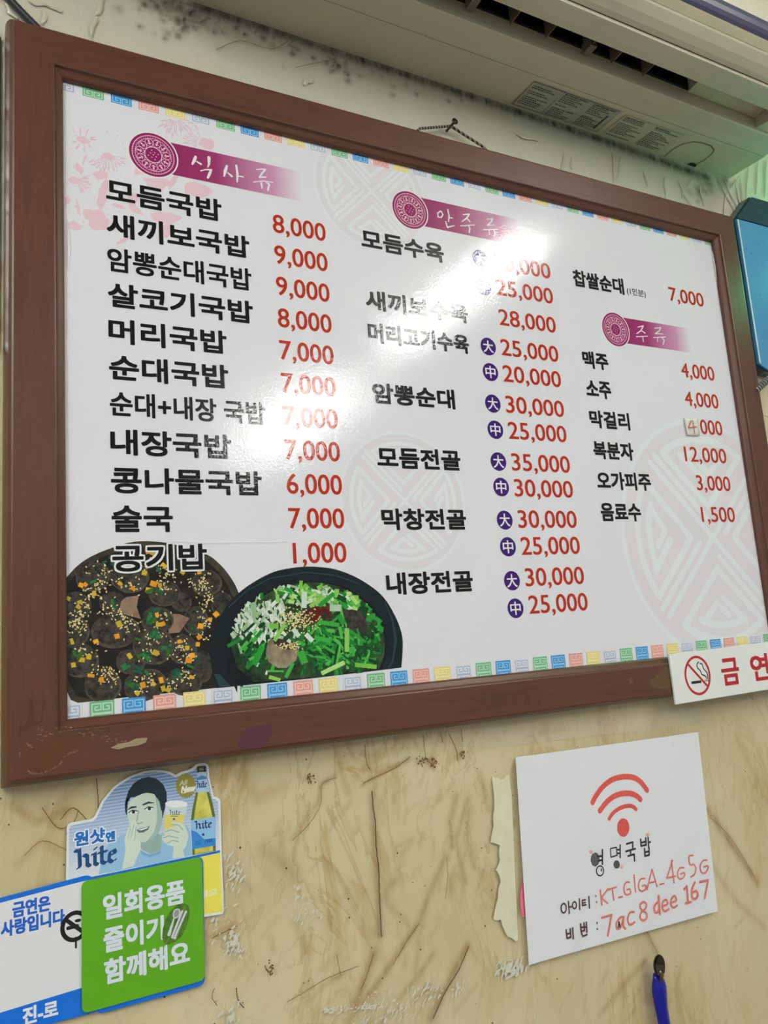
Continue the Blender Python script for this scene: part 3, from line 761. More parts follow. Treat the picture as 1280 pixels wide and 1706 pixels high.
si2 = [(160, 560), (180, 480), (240, 370), (350, 275), (490, 205), (620, 186), (740, 190), (850, 222), (960, 295), (1050, 400), (1095, 510), (1098, 620), (1068, 710), (640, 764), (300, 790), (200, 700)]
fb.poly([c2(*p) for p in smoothp(si2[:13], 5)+si2[13:]], soup, 3)
wh = [ink(c) for c in ((206, 222, 208), (178, 204, 178), (222, 230, 220), (150, 186, 140))]
gg = [ink(c) for c in ((22, 128, 44), (38, 152, 52), (14, 90, 34), (58, 168, 60), (8, 60, 26), (10, 70, 30), (84, 184, 76))]
lg = [ink(c) for c in ((140, 200, 90), (176, 220, 130), (120, 190, 70))]
def inside(x, y):
    return ((x-630)/470)**2+((y-500)/318)**2 < .94 and y < 760-.11*(x-600)
def strip(x, y, l, w, a, mat, layer):
    if not inside(x, y): return
    P = []
    for sx, sy in ((-1, -1), (1, -1), (1, 1), (-1, 1)):
        px_ = x+sx*l*math.cos(a)-sy*w*math.sin(a); py_ = y+sx*l*math.sin(a)+sy*w*math.cos(a); P.append(c2(px_, under(py_, px_)))
    fb.poly(P, mat, layer)
for i in range(230):
    x, y = fr.gauss(330, 95), fr.gauss(430, 100); strip(x, y, fr.uniform(8, 34), fr.uniform(4, 11), fr.uniform(.6, 2.4), fr.choice(wh), 4+i % 4)
for i in range(150):
    x, y = fr.gauss(680, 150), fr.gauss(255, 42); strip(x, y, fr.uniform(10, 28), fr.uniform(5, 13), fr.uniform(0, 3.1), fr.choice(wh+lg+gg[:4]), 4+i % 4)
for i in range(40):
    x, y = fr.gauss(960, 60), fr.gauss(320, 40); strip(x, y, fr.uniform(16, 36), fr.uniform(8, 16), fr.uniform(.2, .9), fr.choice(lg+gg), 5+i % 3)
for i in range(50):
    x, y = fr.gauss(300, 90), fr.gauss(600, 90); strip(x, y, fr.uniform(20, 60), fr.uniform(7, 13), fr.uniform(1.7, 2.7), fr.choice(gg), 6+i % 3)
e_px(C2, 900, 440, 96, 90, grain_ink('sausage_dark', (34, 30, 28), (74, 68, 64), 200), 9, .3, F=fb)
e_px(C2, 690, 380, 90, 50, grain_ink('chilli_paste', (64, 18, 10), (112, 34, 18), 120), 9, -.2, F=fb)
for i in range(260):
    x, y = fr.gauss(800, 135), fr.gauss(580, 85)
    if x > 880 and y < 500: continue
    strip(x, y, fr.uniform(22, 62), fr.uniform(5, 11), fr.choice((fr.gauss(.5, .3), fr.gauss(2.2, .4), fr.gauss(1.4, .3))), fr.choice(gg), 10+i % 5)
for i in range(30):
    x, y = fr.gauss(1050, 30), fr.gauss(480, 60); strip(x, y, fr.uniform(14, 34), fr.uniform(9, 18), fr.uniform(.6, 1.8), fr.choice(gg), 10+i % 5)
fb.poly([c2(*p) for p in ((376, 620), (385, 560), (410, 520), (430, 560), (500, 590), (580, 590), (560, 660), (500, 705), (450, 705), (395, 670))], grain_ink('sausage_pale', (112, 98, 78), (168, 154, 130), 90), 15)
fb.poly([c2(*p) for p in ((410, 520), (480, 530), (580, 590), (500, 592), (430, 562))], grain_ink('sausage_hollow', (40, 32, 24), (76, 60, 46), 90), 16)
for i in range(260):
    x, y = (fr.gauss(580, 62), fr.gauss(415, 34)) if i < 200 else (fr.gauss(540, 40), fr.gauss(570, 14))
    fb.ellipse(c2(x, y), .0010, .0006, fr.choice(sd), 17, fr.uniform(0, 3.1), n=7)
for x, y, l, w, a, mt_ in ((870, 535, 72, 14, 1.57, lg[0]), (785, 705, 78, 13, -.45, lg[1]), (985, 692, 66, 13, .1, lg[2]), (720, 530, 50, 14, .25, gg[3]), (760, 435, 64, 13, .15, gg[3]), (330, 630, 62, 18, 2.0, gg[1]), (835, 410, 34, 16, 1.0, gg[1]), (690, 300, 56, 11, -.6, lg[0]), (745, 290, 60, 13, -.7, gg[1]), (610, 290, 50, 16, 1.6, wh[0]), (800, 340, 34, 20, 0, wh[1]), (600, 640, 40, 22, 1.2, gg[3]), (430, 770, 36, 12, .3, lg[0]), (460, 490, 60, 12, -1.0, lg[0]), (425, 450, 28, 16, 0, lg[2]), (560, 490, 30, 14, .9, wh[0]), (640, 520, 30, 14, .8, wh[2]), (520, 720, 50, 11, -1.1, gg[3])):
    strip(x, y, l, w, a, mt_, 18)
on_sheet(fb, 'bowl_photo', 26, 'printed picture of soup with green chives in a black bowl')
tiles(ZC-.0333, 52, -1, 'border_pattern', 'row of coloured key-pattern squares along the lower edge')

# -- headings
MG = ink((146, 34, 96)); PKL = ink((240, 190, 214)); WHT = ink((236, 234, 238))
def fade_ink(x0, x1):
    mt, nt, p = base_mat('banner_fade', srgb(146, 34, 96), .2)
    s = N(nt, 'ShaderNodeSeparateXYZ'); nt.links.new(position(nt), s.inputs[0])
    mr = N(nt, 'ShaderNodeMapRange'); nt.links.new(s.outputs[0], mr.inputs[0])
    mr.inputs[1].default_value = x0; mr.inputs[2].default_value = x1
    c = ramp(nt, mr.outputs[0], [(0.0, srgb(146, 34, 96)), (0.40, srgb(158, 54, 110)), (0.80, srgb(206, 150, 184)), (1.0, srgb(229, 229, 236))])
    nt.links.new(c, p.inputs['Base Color']); laminate(nt, p); return mt
def heading(cx, cz, r, bx1, zt, zb, letters, lw):
    f = Flat(); cz += ZC
    bm_ = fade_ink(cx, bx1)
    f.poly([(cx+r*.7, ZC+zb), (bx1, ZC+zb+SK*.1), (bx1, ZC+zt+SK*.1), (cx+r*.7, ZC+zt)], bm_, 0)
    f.ellipse((cx, cz), r*1.04, r*1.04, WHT, 1, n=64); f.ellipse((cx, cz), r*.985, r*.985, MG, 2, n=64)
    f.ring((cx, cz), r*.86, r*.86, r*.03, PKL, 3); f.ring((cx, cz), r*.74, r*.74, r*.022, PKL, 3)
    for k in range(48):
        a = 2*math.pi*k/48; f.ellipse((cx+r*.80*math.cos(a), cz+r*.80*math.sin(a)), r*.013, r*.013, PKL, 3, n=6)
    for k in range(11):
        a = 2*math.pi*(k+.25)/11; ca, sa = math.cos(a), math.sin(a)
        loc = lambda u, v: (cx+r*(u*ca-v*sa), cz+r*(u*sa+v*ca))
        f.stroke([loc(u, v) for u, v in ((.37, .0), (.42, .10), (.52, .15), (.62, .16), (.69, .10), (.71, 0), (.69, -.10), (.62, -.16), (.52, -.15), (.42, -.10))], r*.022, PKL, 3, closed=True)
        f.stroke([loc(.46, 0), loc(.64, 0)], [r*.03, r*.075], PKL, 4)
        f.stroke([loc(.48, 0), loc(.53, .075)], r*.03, PKL, 4); f.stroke([loc(.48, 0), loc(.53, -.075)], r*.03, PKL, 4)
    f.ellipse((cx, cz), r*.37, r*.37, PKL, 4, n=40); f.ellipse((cx, cz), r*.335, r*.335, MG, 5, n=40)
    f.ellipse((cx, cz), r*.026, r*.026, PKL, 6, n=8)
    for k in range(8):
        a = 2*math.pi*k/8+.3; q = .13 if k % 2 else .21; f.ellipse((cx+r*q*math.cos(a), cz+r*q*math.sin(a)), r*.024, r*.024, PKL, 6, n=8)
    for pts, w in letters: f.stroke(pts, w, WHT, 6)
    on_sheet(f, 'heading_banner', 8, 'magenta fading banner with a lotus medallion and white brush lettering')
def Ls(c, k, *strokes): return [([c(*p) for p in s], [q*k for q in w]) for s, w in strokes]
Ca = crop(200, 210, .2422, PY); Cb = crop(590, 310, .2891, PY); Cc = crop(640, 400, .5, PY)
mm = .001
heading(.1610, .4967, .0240, .3200, .5148, .4793, Ls(Ca, mm,
    ([(520, 212), (512, 235), (498, 262)], [2.6, 3.4, 2]), ([(530, 246), (556, 262)], [1.6, 2.4]), ([(612, 218), (612, 262), (604, 282)], [3.6, 2.4, 1.2]), ([(556, 308), (590, 300), (628, 302), (616, 330), (604, 356)], [1.4, 1.2, 2, 3, 2.2]),
    ([(735, 275), (724, 310), (716, 345)], [2.6, 3.4, 1.6]), ([(742, 322), (768, 345)], [1.4, 2.6]), ([(800, 272), (808, 330), (806, 384)], [2.4, 2.6, 1.6]), ([(810, 344), (848, 350)], [1.6, 1.4]),
    ([(940, 300), (975, 296), (1000, 300), (975, 328), (960, 352), (1005, 352)], [1, 1.4, 2, 1.8, 2, 1.4]), ([(918, 386), (985, 378), (1052, 388)], [1, 1.3, 1]), ([(972, 392), (978, 428)], [2.2, 1.6]), ([(1008, 390), (1026, 400), (1018, 442)], [1.4, 2, 2.2])), 1)
heading(.4578, .4980, .0240, .6210, .5175, .4808, Ls(Cb, mm,
    ([(500, 145), (482, 155), (484, 178), (502, 182), (512, 165), (504, 147)], [1.6]*6), ([(540, 135), (548, 170), (545, 205)], [1.6, 2, 1.6]), ([(548, 182), (568, 184)], [1.6, 1.2]), ([(528, 205), (538, 238), (580, 228)], [1.4, 2, 1]),
    ([(628, 165), (664, 162), (650, 185), (622, 205)], [1.2, 1.8, 2, 1.2]), ([(648, 186), (668, 204)], [1.4, 2]), ([(614, 230), (694, 224)], [1.2, 1.4]), ([(660, 228), (668, 245), (664, 268)], [1.4, 2, 1.6]),
    ([(766, 190), (800, 190), (790, 208), (768, 226), (806, 224)], [1.2, 1.8, 1.4, 1.8, 1.2]), ([(745, 252), (826, 250)], [1.2, 1.4]), ([(778, 254), (782, 276)], [1.6, 1.2]), ([(804, 252), (814, 270), (808, 292)], [1.4, 1.8, 1.4])), 1)
heading(.7652, .3881, .0240, .9080, .4072, .3705, Ls(Cc, mm,
    ([(846, 290), (864, 286), (856, 302), (842, 312)], [1.2, 1.8, 1.8, 1.2]), ([(858, 302), (870, 310)], [1.4, 1.8]), ([(841, 322), (878, 320)], [1.3, 1.4]), ([(862, 321), (864, 338)], [1.6, 1.8]),
    ([(902, 294), (922, 292), (918, 302), (904, 312), (930, 313)], [1.2, 1.8, 1.4, 1.8, 1.2]), ([(898, 325), (938, 323)], [1.2, 1.4]), ([(912, 326), (912, 338)], [1.6, 1.2]), ([(926, 325), (934, 334), (930, 348)], [1.4, 1.8, 1.4])), 1)

# -- dish names and prices
BLK = ink((15, 14, 16)); RED = ink((184, 44, 8)); HALO = ink((236, 236, 240)); BAD = ink((58, 26, 112))
TXL = 20                        # layers above the sheet
def dish(s, x0, x1, ztop, h=.0246, b=.00088, halo=False, nm='dish_name'):
    f = Flat(); z = ZC+ztop
    if halo:
        v = .0016
        f.text(s, x0-v, x1+v, z-h-v, z+v, HALO, b+v, b+v, 0, slope=SK)
    f.text(s, x0, x1, z-h, z, BLK, b, b, 6, slope=SK)
    return on_sheet(f, nm, 50 if halo else TXL)
def price(s, x0, x1, ztop, h=.0208, bx=.00038, bz=.00022):
    f = Flat(); z = ZC+ztop
    f.text(s, x0, x1, z-h, z, RED, bx, bz, 0, ref='0', slope=SK*.4)
    return on_sheet(f, 'price', TXL)
c1 = (('모듬국밥', .229), ('새끼보국밥', .2572), ('암뽕순대국밥', .2578), ('살코기국밥', .2577), ('머리국밥', .2285), ('순대국밥', .2287), ('순대+내장 국밥', .2655), ('내장국밥', .2288), ('콩나물국밥', .2585), ('술국', .1697), ('공기밥', .2006))
p1 = ('8,000', '9,000', '9,000', '8,000', '7,000', '7,000', '7,000', '7,000', '6,000', '7,000', '1,000')
for k, ((s, x1), pr) in enumerate(zip(c1, p1)):
    dish(s, .1150, x1, .4613-.0359*k, h=.0238 if k == 6 else .0248, b=.00060 if k in (2, 6) else .00080, halo=(k == 10))
    price(pr, .2845 if pr != '1,000' else .2872, .3460, .4580-.0355*k, .0212)
for s, x1, z in (('모듬수육', .4998, .4611), ('새끼보수육', .5268, .3882), ('머리고기수육', .5240, .3496), ('암뽕순대', .4968, .2797), ('모듬전골', .4970, .2075), ('막창전골', .4975, .1394), ('내장전골', .4992, .0702)):
    dish(s, .3898, x1, z, .0238)
for s, x0, x1, z in (('30,000', .5738, .6625, .4645), ('25,000', .5730, .6621, .4303), ('28,000', .5722, .6612, .3909), ('25,000', .5704, .6601, .3519), ('20,000', .5698, .6597, .3185), ('30,000', .5693, .6592, .2797), ('25,000', .5690, .6586, .2472), ('35,000', .5693, .6587, .2085), ('30,000', .5695, .6590, .1772), ('30,000', .5703, .6596, .1398), ('25,000', .5707, .6599, .1079), ('30,000', .5722, .6611, .0712), ('25,000', .5733, .6622, .0395)):
    price(s, x0, x1, z, .0214)
for k, (x, z) in enumerate(((.5527, .4530), (.5540, .4167), (.5519, .3394), (.5516, .3073), (.5505, .2680), (.5505, .2359), (.5504, .1973), (.5507, .1668), (.5512, .1277), (.5521, .0965), (.5530, .0572), (.5542, .0257))):
    f = Flat(); f.ellipse((x, ZC+z), .0112, .0112, BAD, 0, n=40)
    f.text('大' if k % 2 == 0 else '中', x-.0074, x+.0074, ZC+z-.0076, ZC+z+.0076, WHT, .0003, .0002, 2)
    on_sheet(f, 'size_badge', TXL)
for s, x1, z in (('찹쌀순대', .7902, .4640), ('맥주', .7442, .3515), ('소주', .7432, .3118), ('막걸리', .7692, .2717), ('복분자', .7694, .2310), ('오가피주', .7938, .1913), ('음료수', .7690, .1508)):
    dish(s, .7000, x1, z, .0238)
f = Flat(); f.text('(1인분)', .7950, .8303, ZC+.4412, ZC+.4535, BLK, .0001, .0001, 6, slope=SK); on_sheet(f, 'dish_name', TXL)
for s, x0, z in (('7,000', .8770, .4666), ('4,000', .8805, .3540), ('4,000', .8800, .3125), ('000', .9030, .2731), ('12,000', .8640, .2323), ('3,000', .8796, .1924), ('1,500', .8806, .1485)):
    price(s, x0, .9478, z, .0214)
f = Flat(); f.stroke([bp(250, 901.5), bp(340, 904), (bp(430, 903)), bp(482, 902)], .0005, WHT, 0); f.stroke([bp(340, 904), bp(470, 903)], .0007, ink((244, 246, 250)), 0)
on_sheet(f, 'film_crease', 60)

# small lifted edges of the clear film
film_m, nt, p = base_mat('clear_film', (1, 1, 1, 1), .05); p.inputs['Transmission Weight'].default_value = 0.0
p.inputs['Alpha'].default_value = 0.55
def film_curl(pts, w, h):
    vs = []; fs = []; P = [bp(*q) for q in pts]; n = len(P)
    for i, q in enumerate(P):
        t = math.sin(math.pi*i/(n-1))
        for k in range(7):
            a = math.pi*k/6; vs.append((q[0]-w*t*math.cos(a)/2, PY-.0003-h*t*math.sin(a)-.0004, q[1]))
    for i in range(n-1):
        for k in range(6): fs.append((i*7+k, i*7+k+1, (i+1)*7+k+1, (i+1)*7+k))
    o = mesh_obj('film_curl', vs, fs, film_m, sheet, BO, smooth=True); return o
film_curl([(112, 364), (114, 385), (115, 405), (114, 430), (112, 456)], .003, .002)
film_curl([(1184, 412), (1187, 425), (1190, 445), (1193, 462), (1195, 478)], .003, .002)

# hanging cord and the nail that holds it
cord_m, nt, p = base_mat('twisted_cord', srgb(60, 58, 50), .7)
wv = N(nt, 'ShaderNodeTexWave'); wv.inputs['Scale'].default_value = 75; wv.inputs['Distortion'].default_value = .6
mp = N(nt, 'ShaderNodeMapping'); mp.inputs['Rotation'].default_value = (0, math.radians(35), 0); nt.links.new(position(nt), mp.inputs[0]); nt.links.new(mp.outputs[0], wv.inputs[0])
nt.links.new(ramp(nt, wv.outputs['Fac'], [(.45, srgb(26, 24, 20)), (.62, srgb(150, 146, 128))]), p.inputs['Base Color'])
nx, nz = wall2(751, 210, -.010)
a1 = wall2(700, 214, -.010); a2 = wall2(806, 245, -.010)
tube_obj('hanging_cord', [(a1[0]-.03, -.008, a1[1]-.03), (a1[0], -.010, a1[1]), (nx, -.010, nz), (a2[0], -.010, a2[1]), (a2[0]+.03, -.008, a2[1]-.028)], .0017, cord_m, board, BO, 10)
steel = plain('dark_steel', (70, 66, 60), .35, .9)
nail = empty('nail', (nx, 0, nz), 'dark nail above the menu frame holding its twisted cord', 'nail')
tube_obj('shank', [(nx, .002, nz-.0005), (nx+.001, -.018, nz+.001)], .0016, steel, nail, (nx, 0, nz), 10)
tube_obj('nail_head', [(nx+.001, -.018, nz+.001), (nx+.0011, -.0195, nz+.0012)], .0042, steel, nail, (nx, 0, nz), 16)

# paper patch over one price
pc = [bp(1137.8, 696.5), bp(1161.6, 697), bp(1164.2, 726.8), bp(1143.5, 726)]
PCO = (pc[0][0], PY, pc[3][1])
patch_m = plain('patch_paper', (226, 224, 214), .6)
vs = []; fs = []
for i in range(7):
    for j in range(7):
        u, v = i/6, j/6
        a = [pc[0][k]*(1-u)+pc[1][k]*u for k in (0, 1)]; b = [pc[3][k]*(1-u)+pc[2][k]*u for k in (0, 1)]
        y = PY-.0016-.004*max(0, .35-u)**1.5*4*.35-.0006*u
        vs.append((a[0]*(1-v)+b[0]*v, y, a[1]*(1-v)+b[1]*v))
for i in range(6):
    for j in range(6): fs.append((i*7+j, i*7+j+1, (i+1)*7+j+1, (i+1)*7+j))
pt = mesh_obj('price_patch', vs, fs, patch_m, None, PCO, smooth=True)
sm = pt.modifiers.new('thickness', 'SOLIDIFY'); sm.thickness = .0003
tag(pt, 'small off-white paper patch with a red handwritten 4 on the menu', 'paper patch')
f = Flat(); Cd = crop(980, 660, .2461, PY)
f.stroke([Cd(*q) for q in ((690, 168), (668, 218), (724, 212))], .0011, ink((190, 60, 44), False)); f.stroke([Cd(*q) for q in ((698, 170), (712, 258))], .0011, ink((190, 60, 44), False))
f.build('red_numeral', PY-.0030, pt, PCO)

# ================================================================== THE AIR CONDITIONER
AO = (1.0761, 0.0, ZC+0.6909)
ac = empty('air_conditioner', AO, 'yellowed white wall air conditioner above the framed menu', 'air conditioner')
ac.rotation_euler = (0, 0.01526, 0)
acm = plain('yellowed_plastic', (206, 200, 176), .34, vary=.05, scale=9)
acd = plain('aged_plastic', (196, 188, 160), .4, vary=.08, scale=12)
dark = plain('duct_black', (7, 7, 6), .8); seam = plain('dark_gap', (40, 34, 24), .8)
LA = -0.98
prism_x('bottom_panel', [(-.0005, 0), (-.0600, -.0018), (-.0622, -.0014), (-.0624, .012), (-.0005, .014)], LA+.004, -.004, acm, ac)
prism_x('body', [(0, .0145), (-.0625, .0125), (-.0625, .0175), (-.1005, .022), (-.1005, .10), (-.1600, .10), (-.1600, .288), (0, .288)], LA+.004, -.004, acd, ac)
prism_x('outlet_lip', [(-.0632, -.0016), (-.0780, .0006), (-.0970, .0012), (-.0995, .0022), (-.1000, .0060), (-.1000, .0215), (-.0632, .0170)], LA+.004, -.004, acm, ac)
prism_x('fan_duct', [(-.1008, .0222), (-.1032, .0228), (-.1032, .0600), (-.1600, .0600), (-.1600, .0985), (-.1008, .0985)], LA+.004, -.206, dark, ac)
prism_x('duct_end', [(-.1006, .020), (-.1500, .026), (-.1500, .0595), (-.1006, .0595)], -.2055, -.0665, acd, ac)
prism_x('outlet_corner', [(-.1003, .0050), (-.1320, .0015), (-.1600, .010), (-.1600, .099), (-.1003, .099)], -.066, -.004, acd, ac)
prism_x('air_flap', [(-.1365, .0020), (-.1375, .0004), (-.1520, -.0036), (-.1700, -.0050), (-.1726, -.0046), (-.1731, -.0006), (-.1560, .0050), (-.1340, .0070)], LA+.006, -.006, acm, ac)
prism_x('duct_front', [(-.1400, .0095), (-.1730, .0120), (-.1730, .099), (-.1605, .099), (-.1605, .030)], LA+.004, -.066, dark, ac)
prism_x('lower_grille', [(-.1742, -.0006), (-.1810, .0006), (-.1900, .0052), (-.1990, .0126), (-.2000, .0145), (-.1990, .0330), (-.1750, .0300), (-.1735, .0050)], LA+.004, -.004, acm, ac)
prism_x('grille_edge', [(-.2006, .0152), (-.2070, .0222), (-.2080, .0236), (-.1990, .0400), (-.1985, .0160)], LA+.004, -.004, acd, ac)
band = plain('violet_gloss_trim', (74, 70, 98), .32, vary=.03)
prism_x('trim_band', [(-.2082, .0240), (-.2110, .0272), (-.2132, .0320), (-.2144, .0380), (-.2146, .0442), (-.2000, .0442), (-.1995, .0240)], LA+.004, -.004, band, ac)
prism_x('front_panel', [(-.2140, .0448), (-.2190, .0700), (-.2210, .1200), (-.2190, .2000), (-.2120, .2500), (-.1950, .2800), (-.1700, .2880), (-.1600, .2880), (-.1600, .0448)], LA+.004, -.004, acm, ac)
OUT = [(0, 0), (-.0625, -.0018), (-.0780, .0004), (-.1000, .0040), (-.1320, .0010), (-.1520, -.0036), (-.1715, -.0044), (-.1800, -.0012), (-.2000, .0145), (-.2080, .0238), (-.2146, .0400), (-.2190, .0700), (-.2210, .1200), (-.2190, .2000), (-.2120, .2500), (-.1950, .2800), (-.1700, .2885), (0, .2885)]
for x0, x1 in ((-.0038, 0), (LA, LA+.0038)): prism_x('end_cap', OUT, x0, x1, acm, ac)
vane_m = plain('grey_vane', (112, 104, 84), .5)
for x in (.1150, .1800, .2450, .3100, .3700, .4350, .5056, .5656, .6191, .6811, .7258, .7813):
    prism_x('vane', [(-.1036, .014), (-.1300, .016), (-.1380, .030), (-.1380, .0590), (-.1036, .0590)], x-1.0761, x-1.0761+.0010, vane_m, ac)
for x in (.5056, .6811): prism_x('vane_clip', [(-.1036, .012), (-.1200, .013), (-.1200, .026), (-.1036, .026)], x-1.0761-.003, x-1.0761+.007, vane_m, ac)
# rating labels under the unit, tiny unreadable print shown as rows of dashes
def under_label(x0, x1, y0, y1, rgb, ncol, seed, edge):
    r = random.Random(seed)
    lm = plain('label_foil', rgb, .45, vary=.03); txt = ink((58, 56, 48), False); zz = lambda y: -.0006-(-y)*.0290
    vs = [(x0, y0, zz(y0)-.0003), (x1, y0, zz(y0)-.0003), (x1, y1, zz(y1)-.0003), (x0, y1, zz(y1)-.0003)]
    lab = mesh_obj('rating_label', vs, [(0, 1, 2, 3)], lm, ac); lab['label'] = 'small printed information label'
    v = []; fcs = []
    def dash(a, b, y, h):
        k = len(v); v.extend([(a, y-h/2, zz(y)-.0006), (b, y-h/2, zz(y)-.0006), (b, y+h/2, zz(y)-.0006), (a, y+h/2, zz(y)-.0006)]); fcs.append((k, k+1, k+2, k+3))
    if edge:
        for yy in (y0+.0006, y1-.0006): dash(x0, x1, yy, .0006)
        for xx in (x0+.0004, x1-.0004, x0+(x1-x0)*.33): dash(xx-.0003, xx+.0003, (y0+y1)/2, abs(y1-y0))
        dash(x1-.012, x1-.009, (y0+y1)/2, abs(y1-y0)*.8); dash(x0+(x1-x0)*.55, x1-.014, y0+(y1-y0)*.62, .0004)
    w = (x1-x0)/ncol; rows = 13
    for c in range(ncol):
        for k in range(rows):
            y = y0+(y1-y0)*(k+1.0)/(rows+1); x = x0+w*c+.004; end = x0+w*(c+1)-.006-r.uniform(0, w*.45)
            if r.random() < .12: continue
            while x < end:
                l = r.uniform(.0012, .0042); dash(x, min(x+l, end), y, .0016 if k else .0022); x += l+.0011
    t = mesh_obj('label_print', v, fcs, txt, lab)
X0 = 1.0761
under_label(.6395-X0, .7892-X0, -.0545, -.0060, (176, 176, 160), 3, 4, True)
under_label(.8000-X0, .9155-X0, -.0520, -.0060, (196, 194, 174), 2, 9, False)
kn = []
v = []; fc = []
arc = [(.9288, -.0008), (.9262, -.020), (.9300, -.036), (.9400, -.0465), (.9560, -.0500), (.9720, -.0500), (.9850, -.0455), (.9915, -.036), (.9945, -.0180), (.9900, -.0020)]
for a, b in zip(arc[:-1], arc[1:]):
    d = Vector((b[0]-a[0], b[1]-a[1])).normalized(); n2 = Vector((-d.y, d.x))*.0006; k = len(v)
    for q, s in ((a, 1), (a, -1), (b, -1), (b, 1)): v.append((q[0]+s*n2.x-X0, q[1]+s*n2.y, -.0009-abs(q[1])*.0290))
    fc.append((k, k+1, k+2, k+3))
kk = len(v); hole = [(.9790, -.0005), (.9800, -.0060), (.9850, -.0075), (.9940, -.0065), (.9960, -.0005)]
v += [(x-X0, y, -.0010+y*.029) for x, y in hole]; fc.append(tuple(kk+i for i in range(5)))
mesh_obj('pipe_knockout', v, fc, seam, ac)

# ================================================================== THINGS ON THE WALL BELOW
def sticker_root(name, pts, label, cat, y): 
    xs_ = [p[0] for p in pts]; zs_ = [p[1] for p in pts]
    o = (sum(xs_)/len(xs_), 0, min(zs_)); return o

# --- beer advert sticker
Ch = crop(100, 1260, .22656, -.003)
PAPER = plain('vinyl_white', (232, 234, 236), .3, vary=.01)
outl = [Ch(*p) for p in ((44, 925), (47, 760), (50, 525), (60, 500), (82, 488), (230, 460), (252, 445), (275, 400), (310, 325), (390, 228), (450, 185), (520, 143), (620, 108), (700, 99), (760, 103), (810, 115), (850, 137), (890, 115), (955, 96), (982, 78), (1000, 57), (1030, 50), (1065, 48), (1086, 58), (1094, 75), (1098, 150), (1120, 250), (1132, 296), (1162, 304), (1180, 325), (1190, 700), (1206, 1135), (1196, 1160), (1060, 1182), (600, 1250), (48, 1330))]
HO = (outl[0][0], 0, min(p[1] for p in outl))
adv = slab('sticker_sheet', outl, -.0022, -.0030, PAPER, None, HO)
adv.name = 'advert_sticker'
tag(adv, 'die-cut pale blue beer advert sticker showing a person and a bottle', 'sticker')
f = Flat()
def advbg():
    mt, nt, p = base_mat('stripe_blue', srgb(150, 190, 228), .3)
    pos = position(nt); s = N(nt, 'ShaderNodeSeparateXYZ'); nt.links.new(pos, s.inputs[0])
    mr = N(nt, 'ShaderNodeMapRange'); nt.links.new(s.outputs[2], mr.inputs[0])
    z0 = Ch(200, 880)[1]; z1 = Ch(600, 200)[1]; mr.inputs[1].default_value = z0; mr.inputs[2].default_value = z1
    g = ramp(nt, mr.outputs[0], [(0, srgb(226, 230, 236)), (.45, srgb(176, 196, 226)), (1, srgb(112, 146, 196))])
    wv = N(nt, 'ShaderNodeTexWave', bands_direction='Z'); wv.inputs['Scale'].default_value = 118; nt.links.new(pos, wv.inputs[0])
    g2 = mixc(nt, ramp(nt, wv.outputs['Fac'], [(.6, (0, 0, 0, 1)), (.8, (.5, .5, .5, 1))]), g, srgb(214, 226, 240))
    nt.links.new(g2, p.inputs['Base Color']); return mt
inner = [Ch(*p) for p in ((62, 915), (66, 540), (76, 515), (95, 506), (240, 478), (268, 455), (292, 405), (325, 335), (400, 240), (460, 198), (528, 158), (625, 125), (700, 116), (760, 120), (800, 130), (850, 156), (900, 134), (960, 114), (995, 95), (1015, 72), (1060, 66), (1080, 80), (1084, 150), (1108, 255), (1122, 312), (1152, 322), (1163, 335), (1172, 700), (600, 815), (215, 885))]
f.part = 'striped_field'; f.poly(inner, advbg(), 1); f.part = 'person_picture'
P_ = lambda pts, rgb, l: f.poly([Ch(*p) for p in pts], ink(rgb, False), l)
SKIN = (204, 220, 206); SKD = (164, 190, 182)
P_([(285, 868), (318, 700), (360, 640), (430, 590), (500, 560), (590, 690), (655, 716), (740, 690), (748, 560), (840, 505), (930, 505), (960, 560), (972, 728), (700, 790)], (152, 196, 230), 2)
P_([(590, 690), (655, 725), (745, 695), (740, 715), (660, 745), (600, 720)], (124, 172, 214), 3)
P_([(590, 600), (700, 560), (748, 580), (742, 690), (660, 716), (596, 684)], (150, 178, 172), 3)           # neck
P_([(477, 360), (482, 320), (505, 250), (545, 195), (600, 162), (650, 150), (710, 165), (758, 205), (784, 265), (786, 340), (768, 395), (752, 455), (735, 470), (720, 300), (500, 300), (492, 440), (480, 410)], (18, 44, 54), 4)   # hair
P_([(496, 400), (505, 350), (520, 320), (560, 295), (640, 262), (700, 282), (740, 345), (752, 420), (748, 500), (728, 560), (680, 606), (632, 630), (596, 632), (560, 600), (520, 520), (498, 450)], SKIN, 5)
P_([(700, 282), (740, 345), (752, 420), (748, 500), (728, 560), (680, 606), (632, 630), (690, 560), (712, 480), (712, 380)], SKD, 6)
P_([(478, 372), (485, 318), (520, 300), (560, 285), (640, 268), (690, 275), (730, 330), (745, 400), (762, 380), (775, 300), (740, 215), (650, 200), (560, 230), (500, 290)], (18, 44, 54), 7)
f.stroke([Ch(*p) for p in ((500, 392), (525, 376), (560, 372))], [.0006, .0018, .0012], ink((28, 58, 66), False), 7)
f.stroke([Ch(*p) for p in ((612, 356), (650, 340), (690, 342))], [.0014, .0018, .0006], ink((28, 58, 66), False), 7)
for x, y in ((538, 410), (655, 385)):
    e_px(Ch, x, y, 30, 13, ink((232, 238, 236), False), 7, -.1, 16, 0, F=f); e_px(Ch, x+2, y, 12, 12, ink((18, 36, 44), False), 8, 0, 14, 0, F=f)
    f.stroke([Ch(x-32, y+4), Ch(x-6, y-14), Ch(x+30, y-8)], .0008, ink((18, 36, 44), False), 9)
f.stroke([Ch(*p) for p in ((578, 400), (566, 470), (556, 486), (580, 496), (606, 484))], .0008, ink((140, 168, 162), False), 7)
